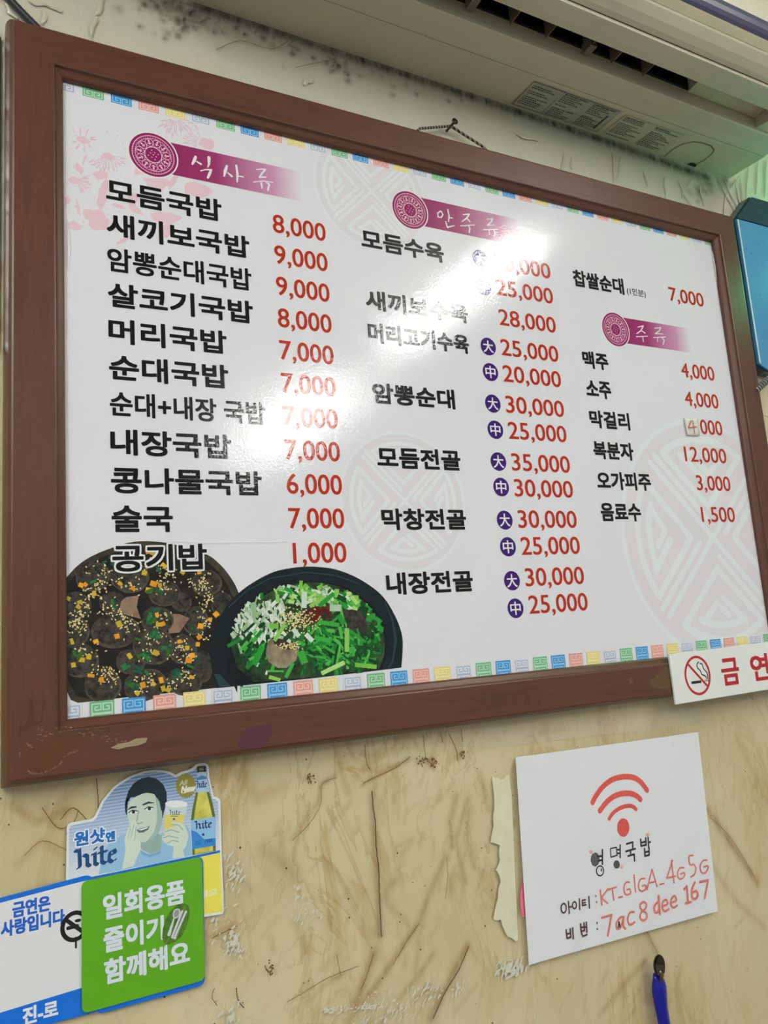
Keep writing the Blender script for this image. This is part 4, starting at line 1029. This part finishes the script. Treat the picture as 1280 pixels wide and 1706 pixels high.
P_([(562, 540), (600, 528), (660, 512), (648, 540), (615, 560), (580, 562)], (84, 112, 116), 7); P_([(570, 541), (605, 532), (652, 517), (640, 530), (600, 544)], (238, 242, 238), 8)
P_([(548, 470), (528, 476), (508, 520), (490, 560), (474, 610), (482, 690), (470, 760), (455, 830), (540, 806), (560, 760), (590, 690), (594, 640), (560, 590), (550, 520), (566, 485)], (214, 228, 214), 9)   # hand at the mouth
for a, b in (((545, 500), (520, 600)), ((520, 520), (500, 600)), ((560, 520), (548, 620))): f.stroke([Ch(*a), Ch(*b)], .0006, ink((158, 186, 178), False), 10)
f.part = 'person_picture'
P_([(776, 342), (936, 350), (925, 420), (905, 500), (880, 600), (850, 632), (800, 640), (768, 615), (762, 560)], (226, 214, 116), 7)
P_([(776, 342), (936, 350), (925, 425), (770, 430)], (206, 220, 226), 8); e_px(Ch, 856, 350, 82, 26, ink((236, 240, 242), False), 9, .03, 26, .04, F=f)
P_([(815, 482), (880, 482), (922, 515), (946, 580), (930, 655), (905, 690), (916, 742), (828, 748), (836, 665), (785, 648), (748, 612), (752, 590), (775, 580), (760, 560), (768, 540), (815, 520), (850, 516), (822, 500)], (212, 226, 212), 10)
for pts in ([(770, 555), (820, 540), (880, 560)], [(755, 600), (800, 585), (868, 600)], [(785, 640), (830, 618), (870, 628)], [(820, 500), (870, 505), (905, 540)]): f.stroke([Ch(*p) for p in pts], .0007, ink((140, 172, 166), False), 11)
f.part = 'bottle_picture'
bot = grain_ink('beer_yellow', (176, 172, 60), (230, 224, 120), 60, False)
P_([(1012, 80), (1068, 78), (1074, 160), (1098, 262), (1124, 350), (1142, 440), (1146, 695), (974, 728), (963, 470), (972, 395), (988, 320), (1004, 245), (1008, 150)], (96, 110, 48), 7)
f.poly([Ch(*p) for p in ((1022, 90), (1056, 88), (1062, 170), (1078, 262), (1102, 360), (1122, 445), (1126, 694), (992, 722), (984, 470), (994, 390), (1008, 315), (1020, 245))], bot, 8)
P_([(1006, 76), (1072, 70), (1074, 112), (1008, 116)], (24, 40, 34), 9); P_([(1022, 84), (1054, 82), (1056, 104), (1024, 106)], (120, 118, 52), 10)
P_([(1008, 122), (1074, 116), (1100, 262), (1003, 266), (1006, 190)], (176, 208, 234), 9); P_([(1005, 160), (1040, 140), (1078, 150), (1082, 165), (1005, 176)], (76, 132, 196), 10)
P_([(962, 472), (1140, 444), (1146, 656), (974, 684)], (146, 196, 236), 9); P_([(964, 540), (1010, 560), (1060, 610), (1145, 600), (1146, 656), (974, 684)], (54, 140, 214), 10)
f.part = 'gold_seal'
sx, sy = 926, 216; P_([(sx+(78 if k % 2 else 70)*math.cos(k*math.pi/24), sy+(94 if k % 2 else 86)*math.sin(k*math.pi/24)) for k in range(48)], (150, 146, 66), 6)
def ftext(s, c, x0, yb, x1, yt, rgb, b=.0003, layer=14, lean=0.0, slope=0.0, film=False):
    a = c(x0, yb); d = c(x1, yt); f.text(s, a[0], d[0], a[1], d[1], ink(rgb, film), b, b, layer, lean=lean, slope=slope)
ftext('All', Ch, 876, 218, 932, 172, (206, 208, 170), .0002, lean=.2); ftext('New', Ch, 888, 272, 992, 205, (242, 242, 226), .0004, lean=.2)
f.stroke([Ch(900, 272), Ch(985, 250)], .0006, ink((242, 242, 226), False), 14)
# blackletter word of the brand as broad-pen strokes
def pen(c, x0, y0, x1, y1, rgb, layer, w=.17, sh=0.0):
    G = [[(.00, .92), (.10, 1.0), (.12, .05), (.06, 0)], [(.12, .55), (.22, .66), (.30, .55), (.30, .12), (.37, .0)], [(.0, .98), (.08, .9)],
         [(.42, .60), (.49, .64), (.49, .10), (.56, .0)], [(.48, .86), (.52, .92)],
         [(.64, .92), (.66, .90), (.66, .12), (.74, .0), (.78, .06)], [(.58, .62), (.78, .64)],
         [(.84, .36), (1.0, .46), (.96, .64), (.86, .56), (.84, .14), (.92, .0), (1.0, .10)]]
    h = abs(c(x0, y0)[1]-c(x0, y1)[1]); mtl = ink(rgb, False)
    for g in G:
        pts = []
        for u, v_ in g: pts.append(c(x0+(x1-x0)*u, y0+(y1-y0)*v_+sh*u))
        for a, b in zip(pts[:-1], pts[1:]):
            n_ = (h*w*.5*.75, h*w*.5*.55)
            q = [(a[0]-n_[0], a[1]-n_[1]), (a[0]+n_[0], a[1]+n_[1]), (b[0]+n_[0], b[1]+n_[1]), (b[0]-n_[0], b[1]-n_[1])]
            f.tris(q, [(0, 1, 2, 3)], mtl, layer)
            for e in (a, b): f.ellipse(e, n_[0]*.95, n_[1]*.55, mtl, layer, rot=.6, n=8)
f.part = 'brand_lettering'; pen(Ch, 112, 828, 408, 690, (18, 74, 128), 14, .27, -55)
f.part = 'person_picture'; pen(Ch, 806, 430, 884, 392, (14, 34, 84), 14, .15, 0); f.part = 'bottle_picture'; pen(Ch, 1006, 232, 1078, 182, (30, 52, 140), 14, .20, -6); pen(Ch, 992, 536, 1112, 478, (14, 34, 92), 14, .22, -14)
for x0, x1, y in ((814, 868, 441),): f.stroke([Ch(x0, y), Ch(x1, y)], .0005, ink((60, 70, 100), False), 14)
ftext('EXTRA COLD', Ch, 1006, 562, 1102, 546, (40, 66, 120), 0, slope=.0); f.part = 'person_picture'; e_px(Ch, 838, 462, 9, 9, ink((54, 110, 180), False), 14, F=f); f.part = 'bottle_picture'; e_px(Ch, 1053, 575, 10, 10, ink((30, 70, 160), False), 14, F=f)
ftext('1933', Ch, 1066, 638, 1118, 606, (30, 70, 150), .0001)
for y in (625, 638, 650): f.stroke([Ch(995, y), Ch(1040, y-4)], .0004, ink((40, 84, 160), False), 14)
for s, x0, yb, x1, yt, in (('원샷', 105, 668, 330, 520), ('엔', 335, 636, 406, 545)):
    a = Ch(x0, yb); d = Ch(x1, yt)
    f.text(s, a[0]-.0010, d[0]+.0010, a[1]-.0010, d[1]+.0010, ink((238, 242, 246), False), .0013, .0013, 12)
    f.text(s, a[0], d[0], a[1], d[1], ink((22, 112, 200), False), .0005, .0005, 13)
f.part = 'yellow_panel'
f.poly([Ch(*p) for p in ((215, 890), (600, 812), (1176, 690), (1178, 708), (600, 830), (215, 908))], ink((20, 110, 206), False), 15)
f.poly([Ch(*p) for p in ((600, 832), (1178, 710), (1194, 1140), (1052, 1166), (600, 1230))], ink((240, 230, 92), False), 4)
ftext('세요', Ch, 1016, 1052, 1160, 966, (246, 240, 190), .0004, 14)
f.build('advert_print', -.0031, adv, HO)

# --- blue sticker under the green one
Cg = crop(0, 1420, .27344, -.0042)
bl = rounded([Cg(560, 170), Cg(1238, 22), Cg(1250, 808), Cg(585, 990)], .006)
BL = plain('sticker_blue', (12, 112, 222), .3, vary=.02)
o = slab('blue_sticker', bl, -.0036, -.0042, BL, None, (bl[0][0], 0, min(p[1] for p in bl)))
tag(o, 'blue square sticker almost hidden under the green one, its lower rim showing', 'sticker')

# --- white and blue no-smoking sticker (the mascot drawn on it is left out)
Cw = crop(0, 1420, .27344, -.0036)
wp_ = rounded([Cw(-150, 318), Cw(540, 136), Cw(600, 180), Cw(600, 970), Cw(180, 1080), Cw(-150, 1165)], .004)
WO = (wp_[0][0], 0, min(p[1] for p in wp_))
o = slab('no_smoking_sticker', wp_, -.0031, -.0036, BL, None, WO)
tag(o, 'white no-smoking sticker with blue borders, left of the green sticker', 'sticker')
f = Flat()
f.poly([Cw(*p) for p in ((-140, 345), (498, 178), (560, 165), (560, 810), (498, 825), (-140, 1020))], ink((230, 232, 236), False), 1)
f.part = 'slogan_lettering'
for s, x0, yb, x1, yt in (('금연은', 74, 402, 308, 332), ('사랑입니다', 4, 522, 396, 440)):
    a = Cw(x0, yb); d = Cw(x1, yt); hh = .0122
    f.text(s, a[0], d[0], a[1], a[1]+hh, ink((22, 96, 206), False), .0005, .0005, 3)
f.part = 'no_smoking_symbol'; f.ring(Cw(456, 450), .0096, .0104, .0034, ink((22, 20, 24), False), 3)
f.stroke([Cw(412, 418), Cw(500, 480)], .0032, ink((22, 20, 24), False), 4); f.stroke([Cw(415, 462), Cw(470, 448)], .003, ink((22, 20, 24), False), 4)
e_px(Cw, 475, 415, 20, 10, ink((22, 20, 24), False), 4, -.2, F=f); f.stroke([Cw(462, 520), Cw(463, 580)], .0016, ink((22, 20, 24), False), 3)
f.part = 'brand_lettering'; a = Cw(138, 1045); d = Cw(355, 925)
f.text('진-로', a[0], d[0], a[1]-.0012, a[1]+.0116, ink((236, 240, 246), False), .0005, .0005, 4)
f.build('white_field', -.0037, o, WO)

# --- green sticker
Cgn = crop(0, 1420, .27344, -.0054)
gp = rounded([Cgn(497, 180), Cgn(1230, 26), Cgn(1250, 778), Cgn(500, 985)], .0055)
GO = (gp[0][0], 0, min(p[1] for p in gp))
GRN = plain('sticker_green', (96, 172, 28), .34, vary=.02)
gs = slab('green_sticker', gp, -.0044, -.0054, GRN, None, GO)
tag(gs, 'bright green square sticker with three lines of white Korean lettering', 'sticker')
f = Flat()
for s, x0, yb, x1, yt in (('일회용품', 628, 418, 1128, 262), ('줄이기', 632, 618, 1000, 462), ('함께해요', 635, 812, 1158, 655)):
    a = Cgn(x0, yb); b = Cgn(x0, yt); d = Cgn(x1, yt)
    f.text(s, a[0], d[0], a[1], b[1], ink((222, 232, 244), False), .0007, .0007, 2)
f.part = 'leaf_emblem'
f.poly([Cgn(*p) for p in ((1004, 562), (988, 520), (992, 465), (1010, 405), (1045, 350), (1085, 318), (1125, 310), (1150, 325), (1156, 370), (1145, 430), (1115, 500), (1070, 545), (1030, 560))], grain_ink('leaf_green', (58, 104, 24), (96, 140, 40), 160, False), 4)
f.stroke([Cgn(1000, 578), Cgn(1060, 470), Cgn(1130, 325)], .0006, ink((120, 160, 60), False), 5)
e_px(Cgn, 1076, 372, 22, 32, ink((208, 212, 216), False), 6, .4, F=f); e_px(Cgn, 1076, 372, 15, 24, ink((150, 158, 164), False), 7, .4, F=f)
f.stroke([Cgn(1062, 398), Cgn(1030, 500)], [.0014, .0028], ink((208, 212, 216), False), 6)
for a, b in (((1110, 360), (1052, 515)), ((1133, 362), (1066, 520))): f.stroke([Cgn(*a), Cgn(*b)], [.0020, .0026], ink((214, 218, 222), False), 6); f.stroke([Cgn(a[0]+6, a[1]+4), Cgn(b[0]+6, b[1]-2)], .0006, ink((120, 128, 130), False), 7)
f.build('slogan_lettering', -.0055, gs, GO)

# --- handwritten wifi sheet
Cp = lambda x, y: wall2(x, y, -.0065)
c4 = [Cp(860, 1262), Cp(1164, 1220), Cp(1197, 1518), Cp(882, 1608)]
WFO = (c4[0][0], 0, c4[3][1])
def paper_y(u, v): return -.0060-.0004*math.sin(u*math.pi)*math.sin(v*math.pi)
vs = []; fs = []; n1 = 20
for j in range(n1+1):
    for i in range(n1+1):
        u, v = i/n1, j/n1
        x = (c4[0][0]*(1-u)+c4[1][0]*u)*(1-v)+(c4[3][0]*(1-u)+c4[2][0]*u)*v
        z = (c4[0][1]*(1-u)+c4[1][1]*u)*(1-v)+(c4[3][1]*(1-u)+c4[2][1]*u)*v
        vs.append((x, paper_y(u, v), z))
for j in range(n1):
    for i in range(n1): k = j*(n1+1)+i; fs.append((k, k+n1+1, k+n1+2, k+1))
wf_m = plain('copy_paper', (232, 234, 240), .5, vary=.015, scale=20)
wf = mesh_obj('wifi_notice', vs, fs, wf_m, None, WFO)
md = wf.modifiers.new('thickness', 'SOLIDIFY'); md.thickness = .0004; md.offset = -1
tag(wf, 'white hand-drawn wifi notice in red and black pencil taped below the menu', 'paper notice')
f = Flat(); CW = crop(820, 1260, .30469, -.0072)
pr_ = plain('red_pencil', (222, 90, 82), .7, vary=.16, scale=500); pr2 = plain('pale_red_pencil', (222, 122, 112), .7, vary=.14, scale=500)
pk = plain('black_pencil', (46, 42, 42), .7, vary=.25, scale=500); pb = plain('brown_pencil', (84, 58, 58), .7, vary=.2, scale=500); ph = plain('pink_pencil', (226, 176, 172), .7)
U = .00062
def hand(mat, w, *strokes):
    for s in strokes: f.stroke([CW(*p) for p in s], min(w, 12 if w < 18 else 99)*U*.40, mat, 1)
f.part = 'wifi_symbol'
hand(pr_, 26, smoothp([(552, 252), (575, 210), (610, 165), (660, 128), (720, 112), (775, 116), (815, 140), (850, 186)]))
hand(pr_, 26, smoothp([(592, 298), (625, 255), (665, 222), (710, 205), (755, 203), (790, 215), (814, 236)]))
hand(pr_, 19, smoothp([(643, 342), (665, 310), (700, 285), (740, 272), (770, 274), (790, 290)]))
e_px(CW, 720, 390, 33, 51, pr_, 1, 0, 30, .02, F=f)
f.part = 'shop_lettering'
e_px(CW, 566, 565, 25, 38, plain('grey_pencil', (92, 90, 90), .7, vary=.2, scale=400), 1, 0, 26, .05, F=f); e_px(CW, 684, 592, 17, 23, plain('grey_pencil', (78, 76, 76), .7), 1, 0, 20, .05, F=f)
hand(pk, 9, [(606, 512), (606, 590)], [(580, 548), (604, 545)], [(582, 572), (604, 568)])
hand(pk, 6, [(593+20*math.cos(k*.4), 627+27*math.sin(k*.4)) for k in range(17)]); hand(pk, 8, [(600, 618), (600, 626)])
hand(pk, 6, [(650, 505), (653, 552), (686, 542), (683, 498), (650, 505)]); hand(pk, 8, [(703, 486), (703, 554)], [(686, 512), (702, 510)], [(687, 532), (702, 530)])
hand(pk, 9, [(738, 480), (772, 470), (772, 505)], [(735, 520), (786, 506)], [(760, 514), (760, 532)], [(746, 546), (780, 536), (782, 572)])
hand(pk, 9, [(815, 455), (818, 492)], [(843, 448), (845, 486)], [(816, 473), (844, 467)], [(818, 491), (845, 485)], [(856, 445), (859, 500)], [(858, 472), (868, 469)], [(836, 506), (839, 546)], [(861, 500), (862, 541)], [(837, 526), (861, 520)], [(839, 546), (862, 540)])
for x, y in ((543, 523), (853, 430), (710, 605)): e_px(CW, x, y, 9, 10, ph, 1, 0, 12, .2, F=f)
f.part = 'network_lettering'
hand(pb, 7, [(394+14*math.cos(k*.42), 831+26*math.sin(k*.42)) for k in range(16)], [(420, 795), (425, 860)], [(423, 826), (436, 823)], [(453+11*math.cos(k*.42), 815+19*math.sin(k*.42)) for k in range(16)], [(480, 780), (482, 838)], [(513, 785), (495, 789), (497, 817), (516, 812)], [(496, 803), (512, 800)], [(532, 768), (535, 830)], [(570, 764), (570, 766)], [(574, 797), (574, 799)])
hand(pr2, 8, [(594, 733), (603, 812)], [(636, 725), (600, 776), (634, 803)], [(638, 730), (682, 716)], [(660, 724), (668, 786)], [(695, 773), (715, 768)],
     smoothp([(754, 690), (736, 690), (724, 715), (728, 748), (742, 758), (760, 748), (756, 728), (740, 730)]), [(779, 650), (787, 742)],
     smoothp([(838, 668), (816, 672), (804, 700), (808, 730), (826, 738), (845, 722), (840, 706), (824, 710)]), [(850, 730), (877, 618), (905, 712)], [(858, 694), (897, 685)], [(920, 702), (942, 696)],
     [(990, 570), (958, 666), (1006, 656)], [(984, 572), (998, 692)], smoothp([(1052, 610), (1030, 612), (1017, 638), (1023, 666), (1040, 670), (1056, 652), (1053, 638), (1035, 644)]),
     smoothp([(1102, 542), (1080, 548), (1085, 592), (1106, 592), (1118, 615), (1110, 645), (1090, 660)]), smoothp([(1178, 568), (1156, 572), (1141, 602), (1148, 634), (1168, 638), (1184, 614), (1182, 600), (1160, 606)]))
f.part = 'password_lettering'
hand(pb, 8, [(408, 950), (412, 996)], [(430, 945), (433, 990)], [(410, 973), (431, 968)], [(412, 996), (433, 990)], [(443, 940), (447, 998)], [(486, 918), (490, 958)], [(505, 912), (508, 954)], [(488, 938), (507, 933)], [(490, 958), (508, 953)], [(518, 908), (521, 963)], [(508, 936), (519, 933)], [(492, 966), (498, 986), (522, 976)], [(577, 911), (577, 913)], [(578, 944), (578, 946)])
hand(pr2, 10, [(603, 884), (656, 868), (636, 982)], smoothp([(724, 880), (702, 884), (682, 918), (688, 944), (706, 934), (722, 884), (720, 925), (732, 944)]), smoothp([(778, 852), (756, 856), (744, 892), (756, 922), (782, 908)]), smoothp([(832, 797), (812, 812), (820, 840), (846, 858), (848, 885), (830, 898), (812, 884), (818, 856), (842, 832), (846, 808), (832, 797)]))
hand(pr2, 15, smoothp([(908, 798), (890, 822), (894, 854), (912, 850), (918, 820)]), [(914, 765), (921, 864)])
hand(pr2, 10, smoothp([(935, 820), (962, 808), (955, 785), (938, 795), (933, 825), (946, 848), (970, 836)]), smoothp([(985, 800), (1010, 790), (1003, 765), (986, 776), (980, 806), (994, 828), (1015, 816)]))
hand(pr2, 15, [(1053, 728), (1068, 712), (1075, 802)], [(1062, 804), (1090, 797)], smoothp([(1112, 690), (1096, 728), (1098, 772), (1115, 780), (1128, 760), (1120, 738), (1100, 746)]), [(1140, 688), (1184, 678), (1166, 776)])
hand(pk, 6, [(694, 936), (697, 905), (703, 932)])
f.build('pencil_writing', -.00665, wf, WFO)
tape_m, nt, p = base_mat('clear_tape', (1, 1, .97, 1), .18); p.inputs['Alpha'].default_value = .07
def tape(pts, y, label, cat='tape'):
    q = [wall2(a, b, y) for a, b in pts]
    o = slab('clear_tape', q, y+.0003, y, tape_m, None, (q[0][0], y, min(t[1] for t in q)))
    tag(o, label, cat, 'clear tape strips')
tape([(862, 1262), (896, 1257), (902, 1280), (866, 1284)], -.0086, 'clear tape strip across the upper left corner of the wifi notice')
tape([(1122, 1224), (1166, 1218), (1168, 1240), (1118, 1246)], -.0086, 'clear tape strip across the upper right corner of the wifi notice')
tape([(955, 1582), (968, 1556), (976, 1562), (962, 1592)], -.0090, 'short crooked clear tape strip on the lower edge of the wifi notice')
tape([(804, 1214), (1170, 1176), (1172, 1206), (806, 1246)], -.0032, 'long clear tape strip on the wall under the menu frame')

# torn strip of paper left of it
tp = [CW(*p) for p in ((12, 112), (30, 122), (44, 116), (58, 130), (72, 126), (88, 108), (104, 102), (112, 160), (118, 205), (128, 420), (140, 700), (155, 1012), (142, 1018), (122, 1000), (96, 992), (84, 965), (68, 930), (60, 898), (38, 905), (20, 895), (28, 850), (45, 780), (48, 730), (60, 690), (52, 655), (34, 625), (48, 600), (56, 570), (50, 530), (56, 492), (30, 480), (4, 474), (14, 420), (22, 380), (18, 330), (26, 290), (24, 220))]
tm = plain('old_label_paper', (222, 218, 190), .55, vary=.05, scale=60)
o = slab('torn_paper', tp, -.0026, -.0034, tm, None, (tp[0][0], 0, min(q[1] for q in tp)))
tag(o, 'torn cream paper strip left of the wifi notice', 'paper scrap')
pkc = [CW(182+16*math.cos(k*.3), 790+96*math.sin(k*.3)) for k in range(21)]
o = slab('pink_sticker', pkc, -.0030, -.0038, plain('pink_vinyl', (240, 120, 150), .4), None, (pkc[0][0], 0, min(q[1] for q in pkc)))
tag(o, 'pink round sticker peeking out behind the wifi notice', 'sticker')

# --- no-smoking plate fixed on the frame's lower edge
PLY = -.0335
px0, pz1 = .7712, ZC-.0418
plate = box_obj('no_smoking_sign', px0, px0+.255, -.0306, PLY, pz1-.0612, pz1, plain('acrylic_white', (234, 236, 234), .25, vary=.01), None, (px0, 0, pz1-.0612), .0006)
PO = (px0, 0, pz1-.0612)
tag(plate, 'white no-smoking plate with red lettering fixed over the menu frame corner', 'sign')
plate.rotation_euler = (0, math.radians(-.8), 0)
f = Flat(); CR_ = ink((186, 26, 34), False); CS = crop(1090, 960, .14844, PLY)
ctr = CS(490, 1113); f.part = 'no_smoking_symbol'; f.ring(ctr, .0215, .0228, .0032, CR_, 1)
f.stroke([CS(378, 985), CS(604, 1236)], .0030, CR_, 2, caps=False)
BK = ink((24, 22, 24), False)
f.stroke([CS(420, 1196), CS(530, 1182)], .0032, BK, 1, caps=False)
for x in (572, 590, 606): f.stroke([CS(x, 1160), CS(x+4, 1182)], .0014, BK, 1, caps=False)
f.stroke([CS(*q) for q in smoothp([(500, 962), (482, 990), (490, 1030), (520, 1060), (535, 1100), (560, 1112), (584, 1128), (592, 1152)])], .0016, BK, 1)
f.stroke([CS(*q) for q in smoothp([(514, 980), (540, 988), (552, 1030), (575, 1060), (598, 1090), (606, 1150)])], .0016, BK, 1)
f.part = 'lettering'; a = CS(752, 1235); b = CS(752, 925); d = CS(958, 1225)
zt = CS(755, 928)[1]; zb = CS(800, 1232)[1]
f.text('금', CS(752, 1050)[0], CS(955, 1050)[0], zb, zt, CR_, .0011, .0011, 2)
f.text('연', CS(1080, 1000)[0], CS(1290, 1000)[0], CS(1140, 1180)[1], CS(1200, 868)[1], CR_, .0011, .0011, 2)
f.build('sign_print', PLY-.0001, plate, PO)
for pf in plate.children: pf.rotation_euler = (0, math.radians(.8), 0)

# --- bottle opener with a blue handle, hanging on a nail
ox, oz = wall2(1102, 1637, -.012)
blue = plain('blue_plastic', (18, 24, 150), .14, vary=.03)
chrome = plain('polished_steel', (98, 86, 80), .15, 1.0)
OO = (ox, 0, oz)
op = empty('bottle_opener', OO, 'blue-handled metal opener hanging on a nail below the wifi notice', 'opener')
Co = lambda x, y, Y=-.012: wall2(1050+x*.08594, 1570+y*.08594, Y)
hp = [(515, 600, 100), (530, 680, 128), (550, 760, 170), (565, 860, 192), (572, 960, 194), (585, 1080, 184), (605, 1250, 170), (640, 1450, 160), (668, 1590, 156), (720, 1850, 150), (760, 2080, 150), (778, 2180, 120), (782, 2230, 50)]
sc_ = .08594*.6/1000*.98
tube_obj('handle', [(Co(x, y)[0], -.012, Co(x, y)[1]) for x, y, w in hp], [w*sc_ for x, y, w in hp], blue, op, OO, 20, .62)
hc = Co(502, 420); vs = []; fs = []; nr, na = 8, 30
rx_, rz_ = 168*sc_, 226*sc_*1.02
for s, off in ((0, 0), (1, .0014)):
    for i in range(nr+1):
        r = i/nr
        for k in range(na):
            a = 2*math.pi*k/na
            vs.append((hc[0]+rx_*r*math.cos(a), -.012-.0012-.0045*r*r+off, hc[1]+rz_*r*math.sin(a)))
b = (nr+1)*na
for i in range(nr):
    for k in range(na):
        q = (i*na+k, i*na+(k+1) % na, (i+1)*na+(k+1) % na, (i+1)*na+k); fs.append(q); fs.append(tuple(b+t for t in reversed(q)))
for k in range(na): fs.append((nr*na+k, nr*na+(k+1) % na, b+nr*na+(k+1) % na, b+nr*na+k))
finish(mesh_obj('opener_head', vs, fs, chrome, op, OO, smooth=True))
n0 = Co(600, 760, -.016); n1_ = Co(690, 580, -.030)
nl = empty('nail', (n0[0], 0, n0[1]), 'rusty nail sticking out through the blue opener handle', 'nail')
rust = plain('rusty_steel', (112, 92, 70), .5, .6)
tube_obj('shank', [(Co(600, 900, .001)[0], .001, Co(600, 900, .001)[1]), (n0[0], -.016, n0[1]), (n1_[0], -.026, n1_[1])], .0019, rust, nl, (n0[0], 0, n0[1]), 10)
tube_obj('nail_tip', [(n1_[0], -.026, n1_[1]), (n1_[0]+.0004, -.0268, n1_[1]+.0008)], .0022, plain('dark_rust', (58, 42, 34), .6, .5), nl, (n0[0], 0, n0[1]), 10)

# --- silver foil tape beside the frame's left edge
vs = []; fs = []; nxx, nzz = 12, 120
fx0, fx1 = -.055, .0235; fz1 = wall2(5, 66)[1]; fz0 = wall2(5, 585)[1]
for j in range(nzz+1):
    for i in range(nxx+1):
        x = fx0+(fx1-fx0)*i/nxx; z = fz0+(fz1-fz0)*j/nzz
        h = mnoise.noise((x*60, z*90, 1.3))*.0012+mnoise.noise((x*25, z*210, 4.1))*.0009
        vs.append((x, -.0030+h, z))
for j in range(nzz):
    for i in range(nxx): k = j*(nxx+1)+i; fs.append((k, k+1, k+nxx+2, k+nxx+1))
o = mesh_obj('foil_tape', vs, fs, plain('aluminium_foil', (196, 198, 194), .28, .9, vary=.06, scale=40), None, (fx0, 0, fz0), smooth=True)
o.modifiers.new('thickness', 'SOLIDIFY').thickness = .0004
tag(o, 'crinkled silver foil tape on the wall along the left edge of the menu', 'tape')

# --- black cable behind the upper left corner
ca = wall2(10, -8, -.006); cb = wall2(36, 20, -.006); cc_ = wall2(62, 46, -.005)
o = tube_obj('power_cable', [(ca[0]-.03, -.006, ca[1]+.035), (ca[0], -.006, ca[1]), (cb[0], -.006, cb[1]), (cc_[0], -.005, cc_[1]), (cc_[0]+.03, -.005, cc_[1]-.035)], .0036, plain('black_rubber', (40, 42, 46), .4), None, (cb[0], 0, cb[1]), 14)
tag(o, 'dark round cable running behind the upper left corner of the menu', 'cable')

# --- blue cabinet at the right of the menu
BF = -.022
def cb2(x, y, Y=BF): return wall2(x, y, Y)
l0 = cb2(1226, 363); tpk = cb2(1251, 326); bt = cb2(1263, 612)
xl_ = l0[0]; zc1 = l0[1]; xt_ = tpk[0]; zt_ = tpk[1]; zb_ = bt[1]
KO = (xl_, 0, zb_)
cab = empty('blue_cabinet', KO, 'glossy blue plastic wall cabinet cut off beside the right edge of the menu', 'cabinet')
teal = plain('dark_teal_plastic', (22, 62, 74), .25); 
bm_, nt, p = base_mat('blue_gloss_door', srgb(70, 140, 186), .16)
s = N(nt, 'ShaderNodeSeparateXYZ'); nt.links.new(position(nt), s.inputs[0])
nt.links.new(ramp(nt, noise_node(nt, position(nt), 9, 3), [(.3, srgb(70, 140, 190)), (.7, srgb(84, 150, 196))]), p.inputs['Base Color'])
shell = rounded([(xl_, zb_+.004), (xl_, zc1), (xt_, zt_), (xl_+.26, zt_), (xl_+.26, zb_-.004), (xl_+.02, zb_-.004)], .004)
slab('casing', shell, -.002, BF+.004, teal, cab, KO)
d1 = [(xl_+.0022, zb_+.006), (xl_+.0022, zc1-.0010), (xl_+.258, zc1-.0010), (xl_+.258, zb_-.001), (xl_+.02, zb_-.001)]
slab('door', d1, BF+.0038, BF, bm_, cab, KO)
hd = rounded([(xl_+.0030, zc1+.0006), (xt_+.0012, zt_-.0022), (xl_+.256, zt_-.0022), (xl_+.256, zc1+.0006)], .002)
slab('header', hd, BF+.0038, BF-.0005, teal, cab, KO)
slab('edge_strip', [(xl_+.0026, zb_+.008), (xl_+.0026, zc1-.002), (xl_+.0050, zc1-.002), (xl_+.0050, zb_+.006)], BF, BF-.0010, plain('pale_edge', (206, 230, 242), .2), cab, KO)
f = Flat()
for x, y in ((1226, 371), (1262, 408), (1243, 415), (1251, 422), (1252, 497), (1265, 493), (1270, 440)):
    q = cb2(x, y); f.ellipse(q, .0011, .0011, ink((20, 16, 34), False), 0, n=8)
f.build('fly_specks', BF-.0012, cab, KO)
# coiled cord under it
pts = []; p0 = wall2(1258, 652, -.027); p1 = wall2(1294, 620, -.027)
for k in range(120):
    t = k/119; a = t*2*math.pi*11; r = .0042
    x = p0[0]+(p1[0]-p0[0])*t; z = p0[1]+(p1[1]-p0[1])*t
    pts.append((x-.6*r*math.sin(a)*.6, -.027+r*math.cos(a), z+r*math.sin(a)))
o = tube_obj('coiled_cord', pts, .0013, plain('grey_cord', (130, 130, 128), .4), None, (p0[0], 0, p0[1]), 8)
tag(o, 'grey coiled cord leaving the bottom of the blue cabinet', 'cord')
q = [wall2(*t_) for t_ in ((1276, 746), (1300, 750), (1302, 770), (1279, 766))]
o = slab('orange_tag', q, -.0024, -.0034, plain('orange_vinyl', (236, 106, 40), .4), None, (q[0][0], 0, q[2][1]))
tag(o, 'tiny orange tag on the wall right of the menu frame', 'tag')
